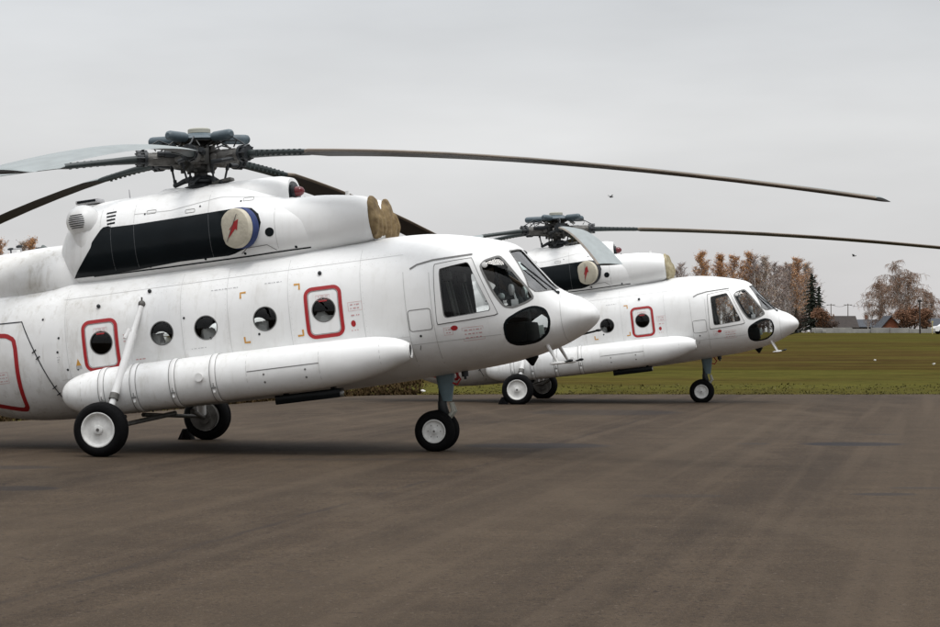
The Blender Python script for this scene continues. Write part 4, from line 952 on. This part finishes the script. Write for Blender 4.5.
tag(w.build('dead_weeds', [DEADW], smooth=False, weld=False, fixn=False), kind='stuff')

# ---------------------------------------------------------------- trees
BARK = mat('birch_bark', (.60, .57, .54), .9, var=.5, scale=2.5, stretch=(1, 1, 4), c2=(.28, .25, .24))
DBARK = mat('dark_bark', (.060, .048, .042), .9)
TWIG = mat('birch_twigs', (.40, .33, .31), .95, var=.35, scale=2)
TWIGP = mat('weeping_twigs', (.31, .20, .14), .95, var=.3, scale=2)
LEAFO = mat('orange_leaves', (.54, .28, .11), .8, scale=1.5, c2=(.40, .20, .08))
LEAFG = mat('tan_leaves', (.50, .38, .27), .8, var=.4, scale=1.5)
LEAFR = mat('rust_leaves', (.21, .10, .05), .8, var=.5, scale=1.2)
NEEDLE = mat('needles', (.018, .026, .014), .9, var=.45, scale=3)
def quadleaf(w, p, s, r, m):
    a = Vector((r.gauss(0, 1), r.gauss(0, 1), r.gauss(0, 1))).normalized(); _, u, v = basis(a)
    w.add([p-u*s-v*s*.7, p+u*s-v*s*.7, p+u*s*.8+v*s*.7, p-u*s*.8+v*s*.7], [(0, 1, 2, 3)], m)
def birch_meshes(seed, H, wd, leaf, nl, weep=0.0, bare=.0, twig=TWIG, stems=1):
    r = random.Random(seed); T = MB(); Cw = MB()
    for s_ in range(stems):
        lean = Vector((r.uniform(-.09, .09)*(1 if stems == 1 else 3.0), r.uniform(-.09, .09), 1)); base = Vector((r.uniform(-.3, .3)*(stems-1), 0, -.3)); h = H*(1 if s_ == 0 else r.uniform(.7, .95))
        pts = [base+lean*(h*t)+Vector((r.uniform(-.1, .1), r.uniform(-.1, .1), 0))*(t*1.2) for t in (0, .15, .3, .45, .6, .75, .9, 1.0)]
        T.path(pts, [.022*h*.75*(1-.92*t)+.01 for t in (0, .15, .3, .45, .6, .75, .9, 1.0)], 7)
        nb = int(54*(1 if stems == 1 else .9))
        for i in range(nb):
            t = .16+.82*(i+r.random())/nb; p0 = base+lean*(h*t)
            env = ((1-t)**.7+.05)*(.55+.45*min(1, t*2.4)) if not weep else math.sin(min(1, (1-t)*1.5+.12)*math.pi*.5)*(.55+.45*min(1, t*2.4)); L_ = wd*env*r.uniform(.6, 1.15); a = r.uniform(0, 6.28); up = r.uniform(.7, 1.6)
            d = Vector((math.cos(a), math.sin(a), up)).normalized(); pts = [p0]; q = p0.copy()
            for k in range(4):
                q = q+d*(L_/3.2); d = (d+Vector((r.uniform(-.2, .2), r.uniform(-.2, .2), -.08-.42*weep))).normalized(); pts.append(q.copy())
            T.path(pts, [.035*(1-t)+.022, .03*(1-t)+.018, .018, .012, .007], 4, cap=False)
            for k in range(20):
                j = r.randrange(1, 5); f = r.random(); s0 = pts[j-1].lerp(pts[j], f); a2 = r.uniform(0, 6.28)
                dd = Vector((math.cos(a2)*.55, math.sin(a2)*.55, r.uniform(.3, 1.0) if not weep else r.uniform(-1.6, .1))).normalized(); l2 = r.uniform(.35, .95)*(1+1.3*weep)*(H/13)
                e = s0+dd*l2*.5; e2 = e+(dd+Vector((0, 0, -.25-1.1*weep))).normalized()*l2*.5
                _, u, v = basis(dd); wv = .019
                Cw.add([s0-u*wv, s0+u*wv, e+u*wv, e-u*wv, e2], [(0, 1, 2, 3), (3, 2, 4)], 0)
                Cw.add([s0-v*wv, s0+v*wv, e+v*wv, e-v*wv, e2], [(0, 1, 2, 3), (3, 2, 4)], 0)
                if r.random() > bare:
                    for _ in range(nl): quadleaf(Cw, s0.lerp(e2, r.random())+Vector((r.gauss(0, .10), r.gauss(0, .10), r.gauss(0, .14))), r.uniform(.035, .075), r, 1)
    a = T.build('trunk', [BARK], ang=80, fixn=False); b_ = Cw.build('crown', [twig, leaf], smooth=False, weld=False, fixn=False)
    ma, mb_ = a.data, b_.data; bpy.data.objects.remove(a); bpy.data.objects.remove(b_); return ma, mb_
def spruce_meshes(seed, H, wd):
    r = random.Random(seed); T = MB(); Cw = MB(); T.path([(0, 0, -.3), (.1, 0, H*.5), (0, 0, H)], [.16, .1, .02], 7)
    for i in range(70):
        t = .06+.93*(i/70); L_ = wd*(1-t)**.75*r.uniform(.55, 1.2)+.15; a = i*2.4+r.uniform(-.3, .3); z0 = H*t; n = max(3, int(L_/.14))
        T.path([(0, 0, z0), (math.cos(a)*L_, math.sin(a)*L_, z0-L_*.18)], [.03, .01], 4, cap=False)
        for k in range(n*7):
            f = (k+r.random())/(n*7); c = Vector((math.cos(a)*L_*f, math.sin(a)*L_*f, z0+L_*.05-L_*.22*f+r.uniform(-.06, .10))); s_ = r.uniform(.08, .19)*(1.15-f*.6)
            sd_ = Vector((-math.sin(a), math.cos(a), 0))*r.uniform(-1, 1)*L_*.22*(1-f*.5); quadleaf(Cw, c+sd_, s_*.75, r, 0)
    a = T.build('trunk', [DBARK], ang=80, fixn=False); b_ = Cw.build('crown', [NEEDLE], smooth=False, weld=False, fixn=False)
    ma, mb_ = a.data, b_.data; bpy.data.objects.remove(a); bpy.data.objects.remove(b_); return ma, mb_
def bush_meshes(seed, H, wd, leaf, n):
    r = random.Random(seed); T = MB(); Cw = MB()
    for i in range(9):
        a = r.uniform(0, 6.28); q = Vector((0, 0, -.1)); d = Vector((math.cos(a)*.5, math.sin(a)*.5, 1)).normalized(); pts = [q.copy()]
        for k in range(5): q = q+d*(H/5.5); d = (d+Vector((r.uniform(-.25, .25), r.uniform(-.25, .25), 0))).normalized(); pts.append(q.copy())
        T.path(pts, [.06, .05, .035, .025, .015, .008], 5, cap=False)
    lobes = [Vector((r.uniform(-.6, .6)*wd, r.uniform(-.5, .5)*wd, H*r.uniform(.35, .85))) for _ in range(12)]
    for i in range(n):
        c = r.choice(lobes); d = Vector((r.gauss(0, 1), r.gauss(0, 1), r.gauss(0, .8))).normalized()*(r.random()**.45)*wd*.42; quadleaf(Cw, c+d, r.uniform(.04, .09), r, 0)
    a = T.build('trunk', [DBARK], ang=80, fixn=False); b_ = Cw.build('crown', [leaf], smooth=False, weld=False, fixn=False)
    ma, mb_ = a.data, b_.data; bpy.data.objects.remove(a); bpy.data.objects.remove(b_); return ma, mb_
def plant(name, meshes, x, y, sc, rz, label, cat='tree', group=None, sz=1):
    e = empty(name, (x, y, gz(x, y)-.05), rz); e.scale = (sc, sc, sc*sz); tag(e, label, cat, group)
    for nm, me in zip(('trunk', 'crown'), meshes):
        o = bpy.data.objects.new(nm, me); col.objects.link(o); o.parent = e
    return e
def PX(u, Y): return (u-470)/1990*Y
K = {'o': birch_meshes(1, 13, 3.2, LEAFO, 7), 'o2': birch_meshes(2, 13, 4.2, LEAFO, 5), 't': birch_meshes(3, 13, 4.4, LEAFG, 3, bare=.15), 't2': birch_meshes(4, 13, 4.0, LEAFG, 2, bare=.35),
     'b': birch_meshes(5, 13, 4.0, LEAFG, 1, bare=.6), 'b2': birch_meshes(6, 13, 4.2, LEAFO, 1, bare=.7)}
row = [(723, 322, 'b', 11.4, 'hazy leafless birch in the gap right of the orange pair'), (739, 324, 'b2', 12.6, 'hazy leafless birch behind the broad orange-brown birch'), (760, 326, 't2', 12.9, 'hazy tan birch behind the slim grey birch'), (773, 325, 'b2', 12.6, 'hazy bare birch behind the middle of the row'), (789, 326, 't2', 12.2, 'hazy tan birch behind the whitish bare birch'), (803, 327, 'b2', 12.4, 'hazy bare birch behind the last tall pair'),
 (676, 300, 'b', 11.0, 'short bare purple birch just right of the rear machine\'s inlet covers'), (686, 306, 'b2', 12.2, 'bare purple-brown birch left of the two pointed orange birches'),
 (704, 300, 'o', 14.1, 'pointed orange birch, left one of the pair above the rear cockpit'), (713, 303, 'o', 13.7, 'pointed orange birch, right one of the pair above the rear cockpit'),
 (727, 308, 't2', 12.4, 'thin tan birch left of the broad orange birch group'), (734, 300, 'o2', 13.3, 'broad orange-brown birch over the rear cockpit roof'), (745, 302, 'o', 14.0, 'tallest rust-orange birch above the rear windshield'),
 (752, 309, 't2', 12.0, 'faded tan birch half behind the tallest rust birch'), (757, 300, 'b2', 13.3, 'slim bare grey birch right of the tallest rust birch'), (763, 306, 't', 12.3, 'tan birch with loose top in the middle of the row'),
 (769, 300, 't', 13.2, 'light brown birch above the rear machine\'s nose'), (777, 303, 'b', 12.2, 'bare pale birch with thin top left of the browner one'), (780, 309, 't2', 12.5, 'sparse brown birch above the pale trunks'),
 (787, 300, 'b', 11.6, 'bare whitish birch before the wide tan crowns'), (792, 304, 't', 12.2, 'wide tan birch, left of the last tall pair'), (800, 300, 'o2', 12.9, 'tall tan-orange birch at the right end of the row'),
 (806, 305, 't', 12.3, 'brownish birch behind the last tall birch'), (811, 308, 'b2', 11.2, 'leafless grey birch right behind the dark spruce'), (697, 312, 'b2', 11.0, 'leafless birch filling the gap behind the orange pair'), (720, 313, 'b', 11.6, 'leafless lilac-grey birch behind the thin tan birch'), (797, 312, 'b', 12.0, 'leafless birch behind the wide tan crown'), (784, 296, 'b', 9.0, 'low bare white-stemmed birch in front of the row')]
rr = random.Random(5)
for u, Y, k, H, lab in row:
    e_ = plant('birch_tree', K[k], PX(u, Y), Y, H/13, rr.uniform(0, 6), lab, 'birch tree', 'birches in the row beyond the field'); e_.scale = (H/13*1.0, H/13*1.0, H/13*.885)
sp = spruce_meshes(1, 8.6, 2.3)
plant('spruce_tree', sp, PX(812, 285), 285, 1, 1, 'dark green spruce at the right end of the birch row', 'spruce tree')
plant('spruce_tree', sp, PX(819, 292), 292, .80, 3, 'shorter dark spruce just right of the tall spruce', 'spruce tree')
plant('spruce_tree', sp, PX(796, 290), 290, .42, 2, 'small dark spruce under the birches', 'spruce tree')
bo = bush_meshes(3, 3.2, 1.6, LEAFR, 2600)
plant('rust_bush', bo, PX(822, 280), 280, 1.15, 0, 'rust leaved bush beside the dark spruce', 'bush')
for i, (u, Y, s_, lab) in enumerate(((903, 262, 1.0, 'rust-orange bush right of the brick gable house'), (913, 264, 1.15, 'tall rust-orange bush behind the dark pole'), (925, 262, 1.05, 'rust-orange bush under the right of the weeping birch'))):
    plant('rust_bush', bo, PX(u, Y), Y, s_, i*2, lab, 'bush', 'rust bushes under the weeping birch')
bd = bush_meshes(9, 2.6, 2.2, mat('dead_scrub', (.085, .05, .035), .9, var=.4), 2600)
for u, Y, s_, lab in ((783, 293, .9, 'dark scrub under the middle of the birch row'), (800, 290, 1.0, 'dark brown scrub at the foot of the spruce'), (760, 300, 1.0, 'dark scrub behind the rear machine\'s nose'), (735, 302, 1.0, 'dark scrub behind the rear windshield'), (831, 284, .62, 'low brown scrub left of the dark roofed shed')):
    plant('scrub', bd, PX(u, Y), Y, s_, u, lab, 'bush')
wp = birch_meshes(21, 10.2, 4.0, LEAFG, 1, weep=.8, bare=.93, twig=TWIGP, stems=3)
plant('weeping_birch', wp, PX(905, 275), 275, 1.0, .6, 'big leafless weeping birch above the brick gable house', 'birch tree')
wp2 = birch_meshes(22, 8.0, 3.2, LEAFG, 1, weep=.9, bare=.93, twig=TWIGP, stems=2)
plant('weeping_birch', wp2, PX(882, 282), 282, 1.0, 2, 'smaller leafless weeping birch, left of the big one', 'birch tree')
plant('weeping_birch', wp2, PX(931, 285), 285, .82, 4, 'low leafless birch at the right edge of the frame', 'birch tree')
plant('bare_tree', K['b'], PX(868, 290), 290, .36, 0, 'small bare tree over the dark blue roof', 'tree')
for u, H, k, lab in ((9, 15.4, 'o2', 'faded orange treetop behind the tail boom at the left edge'), (24, 15.4, 't', 'tan treetop behind the pale antenna of the near tail boom'), (38, 15.9, 'o', 'orange treetop just left of the near engine cowling')):
    plant('birch_tree', K[k], PX(u, 330), 330, H/13, u, lab, 'birch tree')

# ---------------------------------------------------------------- hamlet beyond the field
ROOFB = mat('blue_slate_roof', (.035, .042, .055), .7, var=.3); ROOFD = mat('dark_roof', (.035, .026, .022), .85, var=.4); BRICK = mat('brick_red', (.20, .062, .03), .9, var=.3, scale=2); WALLW = mat('concrete_white', (.30, .295, .28), .9, var=.35, scale=.8); PLASTER = mat('dull_plaster', (.16, .14, .12), .9); PANE = mat('house_pane', (.03, .035, .04), .2); WOODG = mat('grey_wood', (.10, .085, .07), .9)
def house(name, x, y, L_, D, hw, hr, wm, rm, lab, rz=0, chim=False, gable=False):
    e = empty(name, (x, y, gz(x, y)-.1), rz); tag(e, lab, 'house')
    w = MB(); w.box((0, 0, hw/2), (L_, D, hw)); ht = .12
    for sx_ in (-1, 1): w.add([(sx_*(L_/2), -D/2, hw), (sx_*(L_/2), D/2, hw), (sx_*(L_/2), 0, hw+hr)], [(0, 1, 2)])
    w.build('wall', [wm], e, smooth=False, weld=False)
    w = MB(); o = .35
    for s_ in (-1, 1):
        a = [(-L_/2-o, s_*(D/2+o), hw-o*hr/(D/2)), (L_/2+o, s_*(D/2+o), hw-o*hr/(D/2)), (L_/2+o, 0, hw+hr+.02), (-L_/2-o, 0, hw+hr+.02)]
        w.add(a+[(p[0], p[1], p[2]+.12) for p in a], [(0, 1, 2, 3), (4, 5, 6, 7), (0, 1, 5, 4), (2, 3, 7, 6), (0, 3, 7, 4), (1, 2, 6, 5)])
    rf = w.build('roof', [rm], e, smooth=False)
    if chim: w = MB(); w.box((L_*.2, .3, hw+hr+.25), (.5, .5, 1.1)); w.build('chimney', [BRICK], rf, smooth=False)
    for k in range(max(1, int(L_/3))):
        w = MB(); xx = -L_/2+(k+.5)*L_/max(1, int(L_/3)); w.box((xx, -D/2-.02, hw*.55), (.9, .06, 1.0)); w.build('window', [PANE], e, smooth=False)
    return e
house('shed', PX(838, 300), 300, 4.6, 5, 1.0, 1.5, WOODG, ROOFD, 'low shed with dark brown roof right of the spruces')
house('long_house', PX(859, 305), 305, 6.2, 6, 1.0, 1.0, PLASTER, ROOFB, 'long low house with dark blue roof and chimney', chim=True)
house('gable_house', PX(887.5, 272), 272, 4.5, 3.1, .55, 1.75, BRICK, ROOFB, 'brick-red gable end house under the weeping birch', rz=R(90))
house('shed', PX(936, 280), 280, 3.0, 4, 1.1, .9, WOODG, ROOFB, 'dark blue roofed shed at the right edge of the frame')
e = empty('panel_wall', (0, 0, 0)); tag(e, 'low pale concrete wall along the far edge of the field', 'wall')
x = PX(815, 258); k = 0
while x < 66:
    y = 258+.3*math.sin(k); w = MB(); h = .62+.10*math.sin(k*2.3); w.box((x+1.22, y, gz(x, y)+h/2-.1), (2.36, .10, h+.2), bevel=.02); w.build('wall_panel', [WALLW], e, smooth=False)
    w = MB(); w.box((x, y, gz(x, y)+h/2), (.12, .16, h+.15)); w.build('post', [WALLW], e, smooth=False); x += 2.44; k += 1
e = empty('utility_pole', (PX(920, 240), 240, gz(52, 240)-.2)); tag(e, 'dark utility pole before the weeping birch', 'pole')
w = MB(); w.tube((0, 0, 0), (-.05, 0, 4.2), .11, .08, 10); w.build('post', [ROOFD], e); w = MB(); w.box((-.05, 0, 4.15), (.5, .15, .28), bevel=.04); w.build('lamp_head', [ROOFD], e)
e = empty('marker_post', (PX(932.4, 235), 235, gz(54, 235)-.1)); tag(e, 'thin yellowish marker post at the right edge', 'post')
w = MB(); w.tube((0, 0, 0), (0, 0, 1.6), .06, .05, 8); w.box((0, 0, 1.55), (.22, .1, .2)); w.build('post', [mat('yellow_post', (.42, .36, .16), .8)], e)
for u, lab in ((831, 'thin wire pole over the brown roofed shed'), (848, 'thin wire pole left of the chimney'), (872, 'thin wire pole beside the small bare tree')):
    Y = 330; e = empty('wire_pole', (PX(u, Y), Y, gz(0, Y)-.2)); tag(e, lab, 'pole', 'thin poles carrying the wires'); w = MB(); w.tube((0, 0, 0), (0, 0, 5.0), .09, .06, 8); w.build('post', [WOODG], e); w = MB(); w.box((0, 0, 4.8), (1.4, .1, .1)); w.build('crossarm', [WOODG], e)
w = MB()
for z in (0,):
    P = []
    for (u0, u1) in ((800, 831), (831, 848), (848, 872), (872, 905)):
        for k in range(6):
            f = k/6; P.append((PX(u0+(u1-u0)*f, 330), 330, gz(0, 330)-.2+4.85-.35*math.sin(math.pi*f)))
    w.path(P, .022, 4)
tag(w.build('overhead_wire', [DARK]), 'faint overhead wire strung above the dark roofs', 'wire')
# car half in view at the right edge
e = empty('parked_car', (PX(950, 236), 236, gz(56, 236)-.02), R(4)); tag(e, 'pale car at the right edge beyond the field', 'car')
w = MB(); prof = [(-2, .35), (-2.05, .7), (-1.9, .92), (-1.3, .98), (-.75, 1.40), (.55, 1.42), (1.2, 1.0), (1.95, .85), (2.05, .55), (2.0, .33)]
V = [(a, s_*(.82 if b_ < 1.1 else .66), b_) for s_ in (-1, 1) for a, b_ in prof]; n = len(prof)
w.add(V, [tuple(range(n)), tuple(range(n, 2*n))[::-1]]+[(i, (i+1) % n, n+(i+1) % n, n+i) for i in range(n)]); w.build('body', [CLEAN], e, ang=30)
w = MB(); w.add([(-1.15, -.79, 1.02), (-.72, -.69, 1.35), (.5, -.69, 1.37), (1.0, -.79, 1.03)], [(0, 1, 2, 3)]); w.build('window', [PANE], e)
for x_ in (-1.25, 1.25):
    for s_ in (-1, 1): w = MB(); w.tube((x_, s_*.84, .31), (x_, s_*.66, .31), .31, n=20); w.build('wheel', [RUBBER], e)
# litter on the field
for u, v, Y, lab in ((875, 362, 96, 'white scrap of litter on the brown grass, nearer the middle'), (934, 368, 88, 'white scrap of litter on the grass by the right edge'), (423, 392, 57, 'white scrap of litter at the apron edge under the near nose')):
    x = PX(u, Y); w = MB(); w.ball((x, Y, gz(x, Y)+.06), (.065, .05, .035), 10, wob=.9, seed=u); tag(w.build('litter', [BUND]), lab, 'litter', 'litter on the field')
for u, v, Y, lab in ((815, 328, 262, 'pale block heap left of the concrete wall'), (819, 329, 256, 'smaller pale block at the foot of the wall')):
    x = PX(u, Y); w = MB(); w.box((x, Y, gz(x, Y)+.35), (.9, .6, .6), bevel=.08); w.box((x+.6, Y-.2, gz(x, Y)+.2), (.5, .5, .4), bevel=.05); tag(w.build('concrete_block', [WALLW]), lab, 'block')
# two birds in the air
for u, v, Y, a, lab in ((611, 197, 150, .5, 'small dark bird in the sky under the long blade'), (854, 256, 170, -.4, 'tiny dark bird in the sky right of the birches')):
    w = MB(); w.ball((0, 0, 0), (.16, .05, .05), 12); w.ball((.17, 0, .02), (.05, .04, .04), 8); w.add([(.05, 0, .03), (-.08, 0, .03), (-.12, .32, .14), (.0, .34, .16)], [(0, 1, 2, 3)]); w.add([(.05, 0, .03), (-.08, 0, .03), (-.12, -.32, .14), (.0, -.34, .16)], [(0, 1, 2, 3)]); w.add([(-.14, 0, 0), (-.28, .06, 0), (-.28, -.06, 0)], [(0, 1, 2)])
    o = w.build('bird', [DARK]); o.location = (PX(u, Y), Y, 1.72+(333-v)/1990*Y); o.rotation_euler = (0, 0, a); tag(o, lab, 'bird', 'birds in the sky')

# ---------------------------------------------------------------- the two helicopters
TH1, TH2 = 11.3, 9.8
hm = hull_mesh()
h1 = helicopter('helicopter', 'white helicopter in front, its cockpit at the centre of the frame', hm,
    [(-34+TH1, .0445, 7), (57+TH1, .077, 7), (144+TH1, .077, 7), (200+TH1, .056, 8), (267+TH1, .035, 6.5)], 26+TH1)
h2 = copy_tree(h1)
w = MB(BT); w.ball((3.02, -1.0, 1.50), (.15, .10, .13), 18, wob=.5, seed=4); w.build('seat_bundle', [BUND], h1); h2['label'] = 'white helicopter behind, its nose pointing at the birch row'
for a in (h1, h2): a['group'] = 'white helicopters parked on the apron'
h1.location = (-4.65, 29.7, .012); h1.rotation_euler = (0, 0, R(-TH1))
h2.location = (1.526, 49.84, -.012); h2.rotation_euler = (0, 0, R(-TH2))
bl2 = [(0+TH2, .031, 6), (72+TH2, .06, 7), (140+TH2, .06, 7), (200+TH2, .06, 7), (272.2+TH2, .041, 5)]
for o in [c for c in children(h2) if c.name.startswith('rotor_blade')]:
    for q in children(o): bpy.data.objects.remove(q)
    bpy.data.objects.remove(o)
for az, dr, pt in bl2: blade(h2, az, dr, pt, (.65, 0, 4.305))
for (h, i, nm, t_, qc, bc, cn) in ((h1, 0, 'front', -.32, QUILT, BLUEC, 'brown'), (h2, 20, 'rear', .15, QUILT2, DARKC, 'pale khaki')):
    a, b_, e = covers(h, i, t_, qc, bc)
    tag(a, '%s quilted inlet cover on the near side engine of the %s helicopter' % (cn, nm), 'engine cover', 'quilted covers in the engine inlets')
    tag(b_, '%s quilted inlet cover on the far side engine of the %s helicopter' % (cn, nm), 'engine cover', 'quilted covers in the engine inlets')
    tag(e, 'round beige exhaust cover with a red arrow on the %s helicopter' % nm, 'exhaust cover', 'beige covers over the exhausts')
# chocks
def chock(h, x, y, lab):
    w = MB(); V = [(x_, y_, z_) for y_ in (-.11, .11) for x_, z_ in ((-.10, 0), (.12, 0), (.10, .05), (.02, .17), (-.02, .17))]
    w.add(V, [(0, 1, 2, 3, 4), (9, 8, 7, 6, 5)]+[(i, (i+1) % 5, 5+(i+1) % 5, 5+i) for i in range(5)]); w.tube((-.02, -.13, .02), (.0, -.13, .15), .02, n=6)
    o = w.build('wheel_chock', [RUBBER], smooth=False); th = -h.rotation_euler[2]
    o.location = (h.location.x+x*math.cos(th)+y*math.sin(th), h.location.y-x*math.sin(th)+y*math.cos(th), .014); o.rotation_euler = (0, 0, -th+R(180)*0); tag(o, lab, 'wheel chock', 'black wheel chocks'); return o
c_ = chock(h1, -.36, 2.25, 'black chock behind the far main wheel of the front helicopter')
c_ = chock(h2, -.36, -2.25, 'black chock behind the near main wheel of the rear helicopter')
